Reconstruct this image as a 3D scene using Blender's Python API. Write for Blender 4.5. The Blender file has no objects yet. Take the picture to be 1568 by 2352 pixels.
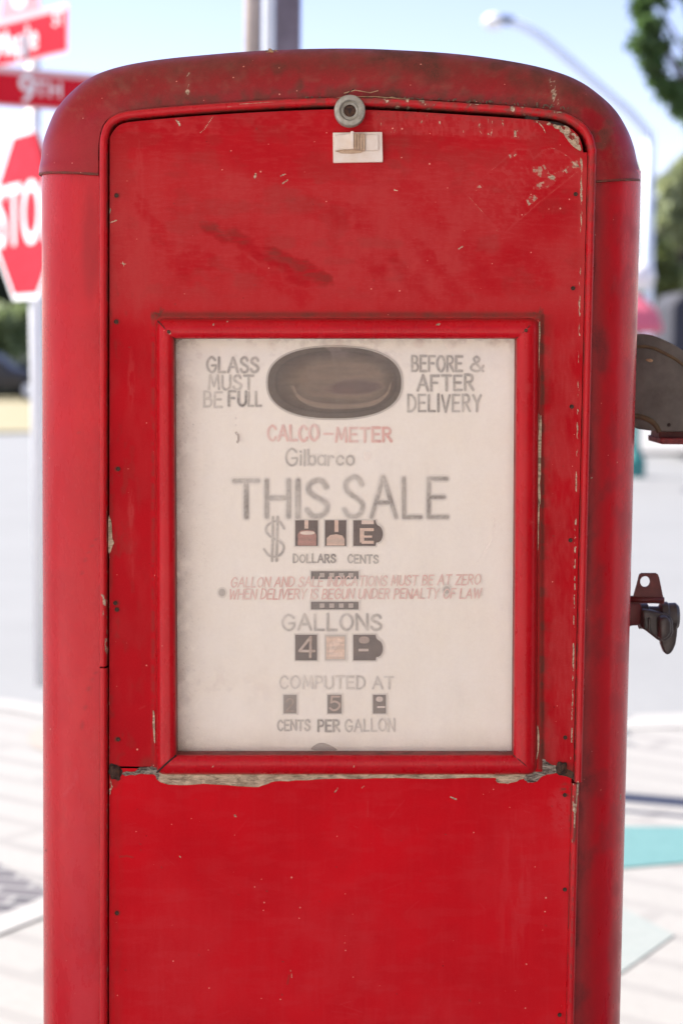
import bpy, bmesh, math, random
import numpy as np
from mathutils import Vector, Matrix

# ------------------------------------------------------------------ camera, world, sun, exposure
SC = bpy.context.scene
COL = SC.collection
random.seed(7)
FPX = 65.0 / 36.0 * 2352.0                 # focal length in units of a 1568 x 2352 frame
CAM = np.array([0.0, -2.1, 1.55])
PITCH = math.atan((1176 - 815) / FPX)
ROLL = math.radians(0.66)
_f = np.array([0, math.cos(PITCH), -math.sin(PITCH)])
_r0 = np.array([1.0, 0, 0]); _u0 = np.cross(_r0, _f)
_r = math.cos(ROLL) * _r0 + math.sin(ROLL) * _u0
_u = -math.sin(ROLL) * _r0 + math.cos(ROLL) * _u0

cd = bpy.data.cameras.new('camera'); cam = bpy.data.objects.new('camera', cd); COL.objects.link(cam)
cd.sensor_fit = 'VERTICAL'; cd.sensor_height = 36; cd.sensor_width = 24; cd.lens = 65
cd.clip_start = 0.05; cd.clip_end = 2000
cd.dof.use_dof = True; cd.dof.focus_distance = 2.1; cd.dof.aperture_fstop = 4.2; cd.dof.aperture_blades = 9
cam.matrix_world = Matrix((( _r[0], _u[0], -_f[0], CAM[0]), (_r[1], _u[1], -_f[1], CAM[1]),
                           (_r[2], _u[2], -_f[2], CAM[2]), (0, 0, 0, 1)))
SC.camera = cam

SUN_EL = math.radians(50); SUN_AZ = (-0.94, 0.34)
wd = bpy.data.worlds.new('World'); SC.world = wd; wd.use_nodes = True
_n = wd.node_tree.nodes; _sky = _n.new('ShaderNodeTexSky'); _sky.sky_type = 'NISHITA'; _sky.sun_disc = False
_sky.sun_elevation = SUN_EL; _sky.sun_rotation = math.atan2(SUN_AZ[0], SUN_AZ[1])
_sky.air_density = 1.0; _sky.dust_density = 0.15; _sky.ozone_density = 2.2
_tint = _n.new('ShaderNodeMix'); _tint.data_type = 'RGBA'; _tint.blend_type = 'MULTIPLY'; _tint.inputs['Factor'].default_value = 1; _tint.inputs[7].default_value = (0.97, 0.785, 0.87, 1)   # camera white balance
wd.node_tree.links.new(_sky.outputs[0], _tint.inputs[6]); wd.node_tree.links.new(_tint.outputs[2], _n['Background'].inputs[0]); _n['Background'].inputs[1].default_value = 0.088
sl = bpy.data.lights.new('sun', 'SUN'); sun = bpy.data.objects.new('sun', sl); COL.objects.link(sun)
sl.energy = 4.2; sl.angle = math.radians(0.5); sl.color = (1.0, 0.95, 0.87)
sun.location = (-6, 2, 12)
sun.rotation_euler = Vector((-SUN_AZ[0] * math.cos(SUN_EL), -SUN_AZ[1] * math.cos(SUN_EL), -math.sin(SUN_EL))).to_track_quat('-Z', 'Y').to_euler()
SC.view_settings.view_transform = 'Standard'; SC.view_settings.look = 'None'
SC.view_settings.exposure = 1.68; SC.view_settings.gamma = 1.0
SC.cycles.use_denoising = True; SC.cycles.use_adaptive_sampling = False
SC.cycles.max_bounces = 10; SC.cycles.transparent_max_bounces = 12

# ------------------------------------------------------------------ measuring helpers
def ray(px, py):
    return _f + _r * ((np.asarray(px, float)[..., None] - 784) / FPX) - _u * ((np.asarray(py, float)[..., None] - 1176) / FPX)
def at_y(px, py, Y):                         # the point of the plane y = Y that the photo shows at this place
    d = ray(px, py); t = (Y - CAM[1]) / d[..., 1]
    return CAM + d * t[..., None]
def at_z(px, py, Z=0.0):
    d = ray(px, py); t = (Z - CAM[2]) / d[..., 2]
    return CAM + d * t[..., None]
def proj(P):
    d = P - CAM; w = d @ _f
    return 784 + FPX * (d @ _r) / w, 1176 - FPX * (d @ _u) / w
PX = 2.1 / FPX                               # metres for one photo unit on the pump front

def hsh(ix, iy, s):
    n = (ix.astype(np.int64) * 374761393 + iy.astype(np.int64) * 668265263 + s * 1442695041) & 0xFFFFFFFF
    n = ((n ^ (n >> 13)) * 1274126177) & 0xFFFFFFFF
    return ((n ^ (n >> 16)) & 0xFFFF) / 65535.0
def vn(x, y, s=0):
    ix = np.floor(x); iy = np.floor(y); fx = x - ix; fy = y - iy
    fx = fx * fx * (3 - 2 * fx); fy = fy * fy * (3 - 2 * fy)
    a = hsh(ix, iy, s); b = hsh(ix + 1, iy, s); c = hsh(ix, iy + 1, s); d = hsh(ix + 1, iy + 1, s)
    return (a * (1 - fx) + b * fx) * (1 - fy) + (c * (1 - fx) + d * fx) * fy
def fbm(x, y, s=0, o=4):
    t = 0; a = 0.5; n = 0
    for k in range(o):
        t = t + a * vn(x * 2 ** k, y * 2 ** k, s + k * 17); n += a; a *= 0.5
    return t / n
def sst(a, b, x):
    t = np.clip((x - a) / (b - a + 1e-9), 0, 1); return t * t * (3 - 2 * t)
def seg(x, y, ax, ay, bx, by):
    dx, dy = bx - ax, by - ay; t = np.clip(((x - ax) * dx + (y - ay) * dy) / (dx * dx + dy * dy + 1e-9), 0, 1)
    return np.hypot(x - ax - t * dx, y - ay - t * dy)
def line(x, y, pts, w, soft=1.0):
    d = np.full(np.shape(x), 1e9)
    for a, b in zip(pts[:-1], pts[1:]): d = np.minimum(d, seg(x, y, *a, *b))
    return 1 - sst(w, w + soft, d)
def blob(x, y, cx, cy, rx, ry, ang=0, soft=0.6):
    c, s = math.cos(math.radians(ang)), math.sin(math.radians(ang))
    u = ((x - cx) * c + (y - cy) * s) / rx; v = (-(x - cx) * s + (y - cy) * c) / ry
    return 1 - sst(1 - soft, 1, np.hypot(u, v))
def inpoly(x, y, pts):
    r = np.zeros(np.shape(x), bool); n = len(pts)
    for i in range(n):
        x1, y1 = pts[i]; x2, y2 = pts[(i + 1) % n]
        if y1 == y2: continue
        r ^= ((y1 > y) != (y2 > y)) & (x < (x2 - x1) * (y - y1) / (y2 - y1) + x1)
    return r.astype(float)
def cr(pts, n=8, closed=False):
    """smooth curve through the points"""
    p = [np.array(q, float) for q in pts]
    if len(p) < 3: return p
    e = [p[-1]] + p + [p[0], p[1]] if closed else [2 * p[0] - p[1]] + p + [2 * p[-1] - p[-2]]
    out = []
    for i in range(1, len(e) - 2):
        a, b, c, d = e[i - 1], e[i], e[i + 1], e[i + 2]
        for k in range(n):
            t = k / n
            out.append(0.5 * (2 * b + (c - a) * t + (2 * a - 5 * b + 4 * c - d) * t * t + (3 * b - 3 * c + d - a) * t ** 3))
    if not closed: out.append(p[-1])
    return out

# ------------------------------------------------------------------ object helpers
def empty(name, label, cat, loc=(0, 0, 0), group=None):
    o = bpy.data.objects.new(name, None); COL.objects.link(o); o.location = loc; o.empty_display_size = 0.1
    o['label'] = label; o['category'] = cat
    if group: o['group'] = group
    return o
ROOTLOC = {}
def link(name, me, mat, parent=None, loc=None):
    o = bpy.data.objects.new(name, me); COL.objects.link(o)
    if mat: me.materials.append(mat)
    if parent is not None: o.parent = parent
    if loc is not None: o.location = loc
    return o
def struct(o, kind='structure'):
    o['kind'] = kind; return o
def flat_me(name, verts, faces, smooth=False):
    me = bpy.data.meshes.new(name); me.from_pydata([tuple(map(float, v)) for v in verts], [], [tuple(f) for f in faces])
    if smooth: me.polygons.foreach_set('use_smooth', [True] * len(me.polygons))
    me.update(); return me
def grid_me(name, P, attr=None, keep=None, closed_u=False, flip=False, smooth=True):
    """P is n x m x 3; attr n x m x 4 -> colour attribute 'wear'"""
    n, m = P.shape[:2]; idx = np.arange(n * m).reshape(n, m)
    if closed_u: idx = np.vstack([idx, idx[:1]])
    q = np.stack([idx[:-1, :-1], idx[1:, :-1], idx[1:, 1:], idx[:-1, 1:]], -1)
    if flip: q = q[..., ::-1]
    if keep is not None: q = q[keep]
    q = q.reshape(-1, 4)
    used = np.zeros(n * m, bool); used[q.ravel()] = True; new = np.cumsum(used) - 1
    V = P.reshape(-1, 3)[used]; q = new[q]
    me = bpy.data.meshes.new(name); me.vertices.add(len(V)); me.vertices.foreach_set('co', V.astype(np.float32).ravel())
    me.loops.add(q.size); me.loops.foreach_set('vertex_index', q.astype(np.int32).ravel())
    me.polygons.add(len(q)); me.polygons.foreach_set('loop_start', np.arange(0, q.size, 4, dtype=np.int32))
    try: me.polygons.foreach_set('loop_total', np.full(len(q), 4, np.int32))
    except Exception: pass
    me.polygons.foreach_set('use_smooth', np.full(len(q), smooth))
    me.update(calc_edges=True); me.validate()
    if attr is not None:
        a = me.color_attributes.new('wear', 'FLOAT_COLOR', 'POINT')
        a.data.foreach_set('color', np.clip(attr.reshape(-1, 4)[used], 0, 1).astype(np.float32).ravel())
    return me
def prism_bm(pts, y0, y1, bevel=0.0, segs=2, hole=None):
    """outline in x,z pushed from y0 (front) back to y1"""
    bm = bmesh.new(); f = [bm.verts.new((p[0], y0, p[1])) for p in pts]
    if hole is None:
        face = bm.faces.new(f)
        r = bmesh.ops.extrude_face_region(bm, geom=[face])
        for v in r['geom']:
            if isinstance(v, bmesh.types.BMVert): v.co.y = y1
    else:
        h = [bm.verts.new((p[0], y0, p[1])) for p in hole]; n = len(pts)
        e = [bm.edges.new((f[i], f[(i + 1) % n])) for i in range(n)] + [bm.edges.new((h[i], h[(i + 1) % len(h)])) for i in range(len(h))]
        r = bmesh.ops.triangle_fill(bm, edges=e, use_beauty=True)
        fs = [g for g in r['geom'] if isinstance(g, bmesh.types.BMFace)]
        r = bmesh.ops.extrude_face_region(bm, geom=fs)
        for v in r['geom']:
            if isinstance(v, bmesh.types.BMVert): v.co.y = y1
    bmesh.ops.recalc_face_normals(bm, faces=bm.faces[:])
    if bevel:
        es = [e for e in bm.edges if len(e.link_faces) == 2 and e.calc_face_angle(0) > 0.6]
        bmesh.ops.bevel(bm, geom=es, offset=bevel, segments=segs, affect='EDGES', profile=0.5, clamp_overlap=True)
    return bm
def bm_me(name, bm, smooth=False):
    me = bpy.data.meshes.new(name); bm.to_mesh(me); bm.free()
    if smooth:
        me.polygons.foreach_set('use_smooth', [True] * len(me.polygons))
        try: me.set_sharp_from_angle(angle=math.radians(40))
        except Exception: pass
    return me
def box_bm(bm, c, s, rot=0.0):
    M = Matrix.Translation(c) @ Matrix.Rotation(rot, 4, 'Z') @ Matrix.Diagonal((*s, 1))
    bmesh.ops.create_cube(bm, size=1, matrix=M); return bm
def lathe_me(name, prof, n=32, axis='Z', smooth=True):
    V = []; F = []
    for i in range(n):
        a = 2 * math.pi * i / n
        for r, h in prof:
            c, s = r * math.cos(a), r * math.sin(a)
            V.append((c, s, h) if axis == 'Z' else (c, h, s) if axis == 'Y' else (h, c, s))
    m = len(prof)
    for i in range(n):
        for j in range(m - 1):
            a, b = i * m + j, ((i + 1) % n) * m + j
            F.append((a, b, b + 1, a + 1))
    if prof[0][0] > 1e-5: F.append(tuple(i * m for i in range(n))[::-1])
    if prof[-1][0] > 1e-5: F.append(tuple(i * m + m - 1 for i in range(n)))
    me = flat_me(name, V, F, smooth)
    bm = bmesh.new(); bm.from_mesh(me); bmesh.ops.remove_doubles(bm, verts=bm.verts[:], dist=1e-6)
    bmesh.ops.recalc_face_normals(bm, faces=bm.faces[:]); bm.to_mesh(me); bm.free()
    if smooth:
        me.polygons.foreach_set('use_smooth', [True] * len(me.polygons))
        try: me.set_sharp_from_angle(angle=math.radians(35))
        except Exception: pass
    return me
def tube_me(name, pts, rad, n=12, smooth=True):
    pts = [Vector([float(k) for k in p]) for p in pts]; V = []; F = []
    rad = rad if hasattr(rad, '__len__') else [rad] * len(pts)
    for i, p in enumerate(pts):
        t = (pts[min(i + 1, len(pts) - 1)] - pts[max(i - 1, 0)]).normalized()
        up = Vector((0, 0, 1)) if abs(t.z) < 0.9 else Vector((0, 1, 0))
        a = t.cross(up).normalized(); b = a.cross(t)
        for k in range(n):
            c = 2 * math.pi * k / n; V.append(p + float(rad[i]) * (math.cos(c) * a + math.sin(c) * b))
    for i in range(len(pts) - 1):
        for k in range(n):
            F.append((i * n + k, i * n + (k + 1) % n, (i + 1) * n + (k + 1) % n, (i + 1) * n + k))
    F.append(tuple(range(n))[::-1]); F.append(tuple((len(pts) - 1) * n + k for k in range(n)))
    return flat_me(name, V, F, smooth)

# ------------------------------------------------------------------ material helpers
class NT:
    def __init__(s, name):
        s.m = bpy.data.materials.new(name); s.m.use_nodes = True; s.t = s.m.node_tree
        for x in list(s.t.nodes): s.t.nodes.remove(x)
        s.out = s.t.nodes.new('ShaderNodeOutputMaterial')
    def put(s, sock, v):
        if isinstance(v, bpy.types.NodeSocket): s.t.links.new(v, sock)
        elif v is not None:
            if hasattr(sock.default_value, '__len__') and not hasattr(v, '__len__'): v = (v,) * len(sock.default_value)
            if hasattr(v, '__len__') and hasattr(sock.default_value, '__len__') and len(v) == 3 and len(sock.default_value) == 4: v = (*v, 1)
            sock.default_value = v
    def node(s, typ, out=0, props=None, **ins):
        n = s.t.nodes.new(typ)
        for k, v in (props or {}).items(): setattr(n, k, v)
        for k, v in ins.items():
            k = k.replace('_', ' ')
            s.put(n.inputs[int(k[1:])] if k[0] == 'i' and k[1:].isdigit() else n.inputs[k], v)
        return n.outputs[out]
    def math(s, op, a, b=None, c=None, clamp=False):
        n = s.t.nodes.new('ShaderNodeMath'); n.operation = op; n.use_clamp = clamp
        for i, v in enumerate((a, b, c)):
            if v is not None: s.put(n.inputs[i], v)
        return n.outputs[0]
    def mix(s, f, a, b, mode='MIX'):
        n = s.t.nodes.new('ShaderNodeMix'); n.data_type = 'RGBA'; n.blend_type = mode
        s.put(n.inputs['Factor'], f); s.put(n.inputs[6], a); s.put(n.inputs[7], b); return n.outputs[2]
    def ramp(s, v, lo, hi, a=0.0, b=1.0):
        n = s.t.nodes.new('ShaderNodeMapRange'); s.put(n.inputs[0], v); n.inputs[1].default_value = lo; n.inputs[2].default_value = hi
        n.inputs[3].default_value = a; n.inputs[4].default_value = b; return n.outputs[0]
    def obj(s, scale=(1, 1, 1), rot=(0, 0, 0)):
        c = s.t.nodes.new('ShaderNodeTexCoord').outputs['Object']
        return s.node('ShaderNodeMapping', Vector=c, Scale=scale, Rotation=rot)
    def noise(s, vec, scale, detail=3, rough=0.55, dist=0.0):
        return s.node('ShaderNodeTexNoise', Vector=vec, Scale=scale, Detail=detail, Roughness=rough, Distortion=dist)
    def bump(s, h, strength=0.2, dist=0.001):
        return s.node('ShaderNodeBump', Height=h, Strength=strength, Distance=dist)
    def surf(s, **k):
        n = s.t.nodes.new('ShaderNodeBsdfPrincipled')
        for a, v in k.items(): s.put(n.inputs[a.replace('_', ' ')], v)
        s.t.links.new(n.outputs[0], s.out.inputs[0]); return s.m

def simple(name, col, rough=0.6, var=0.15, scale=40, metal=0.0, bump=0.0, col2=None, detail=4, spec=0.5):
    t = NT(name); v = t.noise(t.obj(), scale, detail, 0.6)
    f = t.ramp(v, 0.3, 0.7)
    c2 = col2 or tuple(c * (1 - 2 * var) for c in col)
    return t.surf(Base_Color=t.mix(f, c2, col), Roughness=t.ramp(v, 0.2, 0.8, min(1, rough + 0.12), max(0.05, rough - 0.08)), Metallic=metal,
                  Specular_IOR_Level=spec, Normal=t.bump(v, bump, 0.002) if bump else None)

def paint(name, red=(0.43, 0.006, 0.014), faded=(0.47, 0.062, 0.060), dust_shade=(0.13, 0.050, 0.036), rough=0.42, speck=1.0, hand=1.0, spec=0.05):
    """old red enamel: wear.r = chalky fade, wear.g = bare filler, wear.b = dirt and painted shade, wear.a = rubbed clean"""
    t = NT(name); co = t.obj()
    a = t.t.nodes.new('ShaderNodeAttribute'); a.attribute_name = 'wear'
    sep = t.node('ShaderNodeSeparateColor', Color=a.outputs['Color']); sn = t.t.nodes[-1]
    R, G, B = sn.outputs[0], sn.outputs[1], sn.outputs[2]; A = a.outputs['Alpha']
    n1 = t.noise(co, 9, 4, 0.6, 0.4); n2 = t.noise(t.obj((1, 1, 0.35)), 55, 4, 0.65); n3 = t.noise(co, 520, 2, 0.6)
    n4 = t.noise(t.obj((1, 1, 4.5)), 160, 3, 0.7)          # short brushed dashes running sideways
    base = t.mix(t.ramp(n1, 0.35, 0.65), tuple(c * 0.86 for c in red), red)
    fade = t.math('MULTIPLY', R, t.ramp(n2, 0.25, 0.7, 0.45, 1.15))
    fade = t.math('ADD', fade, t.math('MULTIPLY', t.math('MULTIPLY', t.ramp(n4, 0.52, 0.75), R), 0.6 * hand), clamp=True)
    c = t.mix(fade, base, faded)
    c = t.mix(t.math('MULTIPLY', A, 0.75), c, tuple(x * 0.78 for x in red))
    grime_shade = t.math('MULTIPLY', B, t.ramp(n2, 0.2, 0.75, 0.55, 1.2), clamp=True)
    c = t.mix(grime_shade, c, dust_shade)
    # pale flecks
    vor = t.t.nodes.new('ShaderNodeTexVoronoi'); t.put(vor.inputs['Vector'], co); vor.inputs['Scale'].default_value = 95
    vs = t.node('ShaderNodeSeparateColor', Color=vor.outputs['Color'])
    rad = t.math('MULTIPLY', t.ramp(vs, 0.42, 1.0, 0.0, 0.135 * speck), t.ramp(t.noise(co, 6, 2), 0.35, 0.7, 0.3, 1.0))
    fl = t.math('LESS_THAN', vor.outputs['Distance'], rad)
    c = t.mix(t.math('MULTIPLY', fl, 0.9), c, (0.74, 0.33, 0.25))
    # pits
    vor2 = t.t.nodes.new('ShaderNodeTexVoronoi'); t.put(vor2.inputs['Vector'], t.obj((1, 1, 1), (0.3, 0.2, 0.5))); vor2.inputs['Scale'].default_value = 60
    vs2 = t.node('ShaderNodeSeparateColor', Color=vor2.outputs['Color'])
    pit = t.math('LESS_THAN', vor2.outputs['Distance'], t.ramp(vs2, 0.8, 1.0, 0.0, 0.05 * speck))
    c = t.mix(t.math('MULTIPLY', pit, 0.75), c, (0.06, 0.012, 0.010))
    c = t.mix(t.ramp(n3, 0.3, 0.7, 0.0, 0.12), c, (0.66, 0.035, 0.04))
    # bare filler
    fn = t.noise(t.obj((1, 1, 2.2)), 170, 5, 0.7)
    filler = t.mix(t.ramp(fn, 0.35, 0.62), (0.16, 0.10, 0.062), (0.66, 0.53, 0.38))
    gm = t.ramp(t.math('ADD', G, t.math('MULTIPLY', t.math('SUBTRACT', n2, 0.5), 0.5)), 0.38, 0.52)
    c = t.mix(gm, c, filler)
    h = t.math('ADD', t.math('MULTIPLY', n3, 0.25), t.math('MULTIPLY', n2, 0.6))
    h = t.math('SUBTRACT', h, t.math('MULTIPLY', gm, 1.6))
    ro = t.math('ADD', t.ramp(n2, 0.25, 0.75, rough - 0.07, rough + 0.10), t.math('ADD', t.math('MULTIPLY', fade, 0.12), t.math('MULTIPLY', grime_shade, 0.25)), clamp=True)
    ro = t.math('MAXIMUM', ro, t.math('MULTIPLY', gm, 0.85))
    return t.surf(Base_Color=c, Roughness=ro, Normal=t.bump(h, 0.22, 0.0006), Specular_IOR_Level=spec)

M = {}
M['panel'] = paint('worn_red_panel', red=(0.47, 0.003, 0.010), faded=(0.47, 0.042, 0.042))
M['panel_low'] = paint('bright_red_panel', red=(0.62, 0.002, 0.010), faded=(0.58, 0.035, 0.042), spec=.04)
M['cap'] = paint('dusty_red_cap', red=(0.34, 0.006, 0.014), faded=(0.31, 0.075, 0.058), dust_shade=(0.095, 0.036, 0.024), rough=0.33, spec=.22)
M['tube'] = paint('red_side_paint', red=(0.56, 0.004, 0.014), faded=(0.58, 0.045, 0.060), dust_shade=(0.075, 0.012, 0.010), rough=0.25, speck=0.8, spec=.26)
M['trim'] = paint('red_trim_paint', red=(0.54, 0.004, 0.012), faded=(0.54, 0.055, 0.055), rough=0.26, speck=0.6, spec=.20)
M['dark'] = simple('dark_gap', (0.012, 0.008, 0.007), 0.9, 0.2, 80)
M['rust'] = simple('rusty_iron', (0.10, 0.045, 0.022), 0.85, 0.2, 260, bump=0.6, col2=(0.022, 0.013, 0.012))
M['zinc'] = simple('galvanised_washer', (0.46, 0.44, 0.38), 0.55, 0.2, 150, metal=0.25, bump=0.3, col2=(0.27, 0.25, 0.20))
M['plastic'] = simple('aged_white_plastic', (0.80, 0.72, 0.64), 0.42, 0.06, 60, col2=(0.72, 0.60, 0.48))
M['grubby'] = simple('grubby_beige_plastic', (0.62, 0.45, 0.31), 0.55, 0.1, 110, col2=(0.40, 0.27, 0.17))
M['boot'] = simple('grey_cast_metal', (0.140, 0.127, 0.108), 0.62, 0.15, 38, bump=0.25, col2=(0.082, 0.074, 0.062), detail=6)
M['bootrust'] = simple('ochre_rust_line', (0.13, 0.085, 0.035), 0.75, 0.2, 90, col2=(0.085, 0.062, 0.038))
M['bracket'] = simple('dull_red_bracket', (0.135, 0.012, 0.010), 0.5, 0.2, 60, col2=(0.07, 0.010, 0.009))
M['flange'] = simple('red_flange', (0.28, 0.02, 0.022), 0.55, 0.2, 60, col2=(0.10, 0.012, 0.012))
M['knob'] = simple('black_brown_plastic', (0.060, 0.050, 0.045), 0.42, 0.2, 120, col2=(0.035, 0.028, 0.026))
M['nest'] = simple('dried_mud_blob', (0.60, 0.42, 0.24), 0.9, 0.2, 160, bump=0.6, col2=(0.24, 0.13, 0.07))
M['nailhead'] = simple('nailhead', (.07, .035, .022), .85, .2, 200)
M['soot'] = simple('dark_scar', (0.035, 0.022, 0.018), 0.9, 0.2, 200)

def filler_mat():
    t = NT('bare_filler'); a = t.noise(t.obj((1, 1, 3.0)), 60, 6, 0.72, 0.6); b = t.noise(t.obj((0.5, 1, 2.6)), 240, 3, 0.7)
    c = t.mix(t.ramp(a, 0.36, 0.62), (0.20, 0.14, 0.088), (0.68, 0.54, 0.37)); c = t.mix(t.ramp(b, 0.56, 0.70, 0, 0.8), c, (0.10, 0.07, 0.05))
    c = t.mix(t.ramp(b, 0.30, 0.42, 0.5, 0), c, (0.76, 0.63, 0.47))
    return t.surf(Base_Color=c, Roughness=0.9, Normal=t.bump(t.math('ADD', a, t.math('MULTIPLY', b, 0.6)), 0.8, 0.0012))
M['filler'] = filler_mat()
def crack_mat():
    t = NT('cracked_grey_filler'); a = t.noise(t.obj((1, 1, 2.4)), 90, 6, 0.75, 1.0)
    c = t.mix(t.ramp(a, 0.40, 0.66), (0.045, 0.032, 0.024), (0.52, 0.45, 0.36))
    return t.surf(Base_Color=c, Roughness=0.92, Normal=t.bump(a, 0.9, 0.002))
M['crack'] = crack_mat()

# ------------------------------------------------------------------ THE PUMP
PUMP = empty('gas_pump', 'tall old red petrol pump with round shouldered cap and hand lettered milky window', 'gas pump', (0, 0, 0))
Y_IN = 0.004            # where the round corners meet the door trim
Y_OUT = 0.070           # depth at which the corners have turned to the sides
Y_BACK = 0.43
pairs = [((226, 397), (91, 399)), ((226, 386), (92, 386)), ((226, 372), (96, 368)), ((227, 335), (101, 330)), ((231, 305), (112, 295)), ((240, 283), (131, 254)), ((256, 268), (160, 219)),
         ((280, 259), (203, 184)), ((330, 252), (262, 159)), ((420, 244), (350, 141)), ((520, 236), (470, 128)), ((650, 228), (620, 117)),
         ((780, 223), (784, 113)), ((910, 226), (920, 117)), ((1050, 233), (1060, 127)), ((1170, 242), (1190, 146)), ((1250, 250), (1275, 167)),
         ((1295, 260), (1330, 190)), ((1325, 276), (1375, 222)), ((1343, 298), (1411, 257)), ((1355, 325), (1437, 299)), ((1361, 352), (1452, 337)),
         ((1363, 383), (1461, 376)), ((1364, 401), (1467, 397)), ((1364, 414), (1468, 415))]
pc = np.array(cr([np.array([*a, *b]) for a, b in pairs], 14))
Ii = at_y(pc[:, 0], pc[:, 1], Y_IN); Oo = at_y(pc[:, 2], pc[:, 3], Y_OUT)

def loft(I, O, nphi=26, ylift=0.0):
    """front edge -> quarter round -> straight back -> quarter round -> back edge"""
    ph = np.linspace(0, math.pi / 2, nphi); rows = []
    for p in ph:
        q = I + (O - I) * math.sin(p); q = q.copy(); q[:, 1] = Y_IN + (Y_OUT - Y_IN) * (1 - math.cos(p)); rows.append(q)
    for yy in np.linspace(Y_OUT, Y_BACK - 0.05, 10)[1:]:
        q = O.copy(); q[:, 1] = yy; rows.append(q)
    for p in ph[::3][::-1][1:]:
        q = I + (O - I) * math.sin(p); q[:, 1] = Y_BACK - 0.05 + 0.05 * math.cos(p); rows.append(q)
    q = O.mean(0) * 0 + np.array([I[:, 0].mean(), Y_BACK, I[:, 2].min()]); rows.append(I * 0 + q)
    return np.stack(rows, 1)

def shade_cap(P):
    x, y = proj(P); n = fbm(x / 90, y / 60, 3); f2 = fbm(x / 14, y / 14, 9); f3 = fbm(x / 5, y / 18, 21)
    w = np.zeros((*x.shape, 4))
    front = (P[..., 1] < 0.09)
    # radial position over the rim (0 at trim, 1 at the silhouette)
    rim = np.clip((P[..., 1] - Y_IN) / (Y_OUT - Y_IN), 0, 1)
    top = sst(330, 200, y)
    w[..., 2] = top * (0.30 + 0.60 * n + .45 * sst(.55, 1, rim)) * sst(0.0, 0.35, rim + 0.15) + 0.25 * sst(0.55, 0.75, n) * sst(400, 380, y)
    w[..., 2] += 0.65 * top * sst(0.03, 0.0, rim) * sst(0.35, 0.6, f2)                     # debris along the trim
    w[..., 2] *= .45 + .55 * sst(140, 480, x)
    right = sst(850, 1250, x)
    w[..., 2] += 0.30 * right * sst(0.35, 0.65, fbm(x / 60, y / 50, 31))
    w[..., 0] = 0.18 * n + .5 * sst(.5, .72, fbm(x / 26, y / 18, 37)) * top * sst(.35, .65, n) + 0.55 * sst(0.52, 0.75, f2) * top + 0.3 * right * sst(0.5, 0.7, f3)
    # streaks of old paint
    st = line(x + 6 * (f3 - .5), y, [(434, 168), (430, 214)], 3.5, 4); w[..., 0] += 1.5 * st; w[..., 1] += 0.58 * st * sst(.25, .42, f2)
    st = line(x + 16 * (f3 - .5), y, [(1268, 186), (1276, 234)], 7, 8) * sst(0.3, 0.55, f3); w[..., 0] += 1.4 * st; w[..., 1] += 0.5 * st * sst(.4, .5, f3)
    w[..., 1] += 0.55 * line(x, y, [(368, 176), (362, 192)], 1.2, 1.5)
    w[..., 2] += 0.8 * blob(x, y, 688, 175, 12, 50) * sst(.3, .6, f2) + .7 * blob(x, y, 640, 158, 18, 20)
    w[..., 2] += 0.8 * blob(x, y, 1140, 152, 24, 12)
    st = line(x + 20 * (f2 - .5), y, [(1398, 290), (1380, 330)], 11, 8) * sst(.38, .5, f2); w[..., 0] += .9 * st; w[..., 2] += .35 * st
    w[..., 2] += 0.8 * blob(x, y, 1375, 320, 40, 36) * sst(.35, .6, f2)
    w[..., 3] = blob(x, y, 1365, 275, 50, 28, 40) * 1.0
    w[..., 2] -= 0.9 * blob(x, y, 1362, 274, 46, 24, 40)
    w[..., 1] += .5 * sst(414, 418, y - 0) * 0
    return np.clip(w, 0, 1) * front[..., None]
Pc = loft(Ii, Oo)
cap = link('cap', grid_me('cap', Pc, shade_cap(Pc), flip=False), M['cap'], PUMP)
# thickness of the cap's lower lip
for side in (0, -1):
    lip = []
    ring = Pc[side, :36]
    for k, (off, dz) in enumerate(((0.0, 0.0), (0.0006, -0.0022), (-0.0012, -0.0030), (-0.0035, -0.0012), (-0.005, 0.012))):
        c = np.array([0, 0.2, 0]); d = ring - np.array([ring[0, 0], 0.14, 0]); d[:, 2] = 0
        q = ring.copy(); nrm = np.linalg.norm(d, axis=1, keepdims=True) + 1e-9; q = q + d / nrm * off; q[:, 2] += dz; lip.append(q)
    L = np.stack(lip, 1); w = np.zeros((*L.shape[:2], 4)); w[..., 2] = .95; w[:, 1:2, 1] = .42  # lip colour darkened to imitate the shadow line under it
    link('cap_lip', grid_me('cap_lip', L, w), M['cap'], cap)

# body with its round corners
XLo = at_y(100, 1500, Y_OUT)[0]; XRo = at_y(1442, 1500, Y_OUT)[0]
XLi = at_y(227, 1500, Y_IN)[0]; XRi = at_y(1343, 1500, Y_IN)[0]
Z_BOT = 0.16; Z_SHL = at_y(784, 380, 0.03)[2]
YB_IN = Y_IN + .0045
def body_section():
    ph = np.linspace(0, math.pi / 2, 30); s = [(XLi + .006, YB_IN)]
    for p in ph: s.append((XLi + (XLo - XLi) * math.sin(p), YB_IN + (Y_OUT - YB_IN) * (1 - math.cos(p))))
    for yy in np.linspace(Y_OUT, Y_BACK - .06, 10)[1:]: s.append((XLo, yy))
    for p in ph[::3][1:]: s.append((XLo + .06 * (1 - math.cos(p)), Y_BACK - .06 + .06 * math.sin(p)))
    return s
sL = body_section()
mid = (XLo + XRo) / 2
sR = [(XRi - .011, YB_IN)]
for p in np.linspace(0, math.pi / 2, 30): sR.append((XRi + (XRo - XRi) * math.sin(p), YB_IN + (Y_OUT - YB_IN) * (1 - math.cos(p))))
for yy in np.linspace(Y_OUT, Y_BACK - .06, 10)[1:]: sR.append((XRo, yy))
for p in np.linspace(0, math.pi / 2, 30)[::3][1:]: sR.append((XRo - .06 * (1 - math.cos(p)), Y_BACK - .06 + .06 * math.sin(p)))
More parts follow.
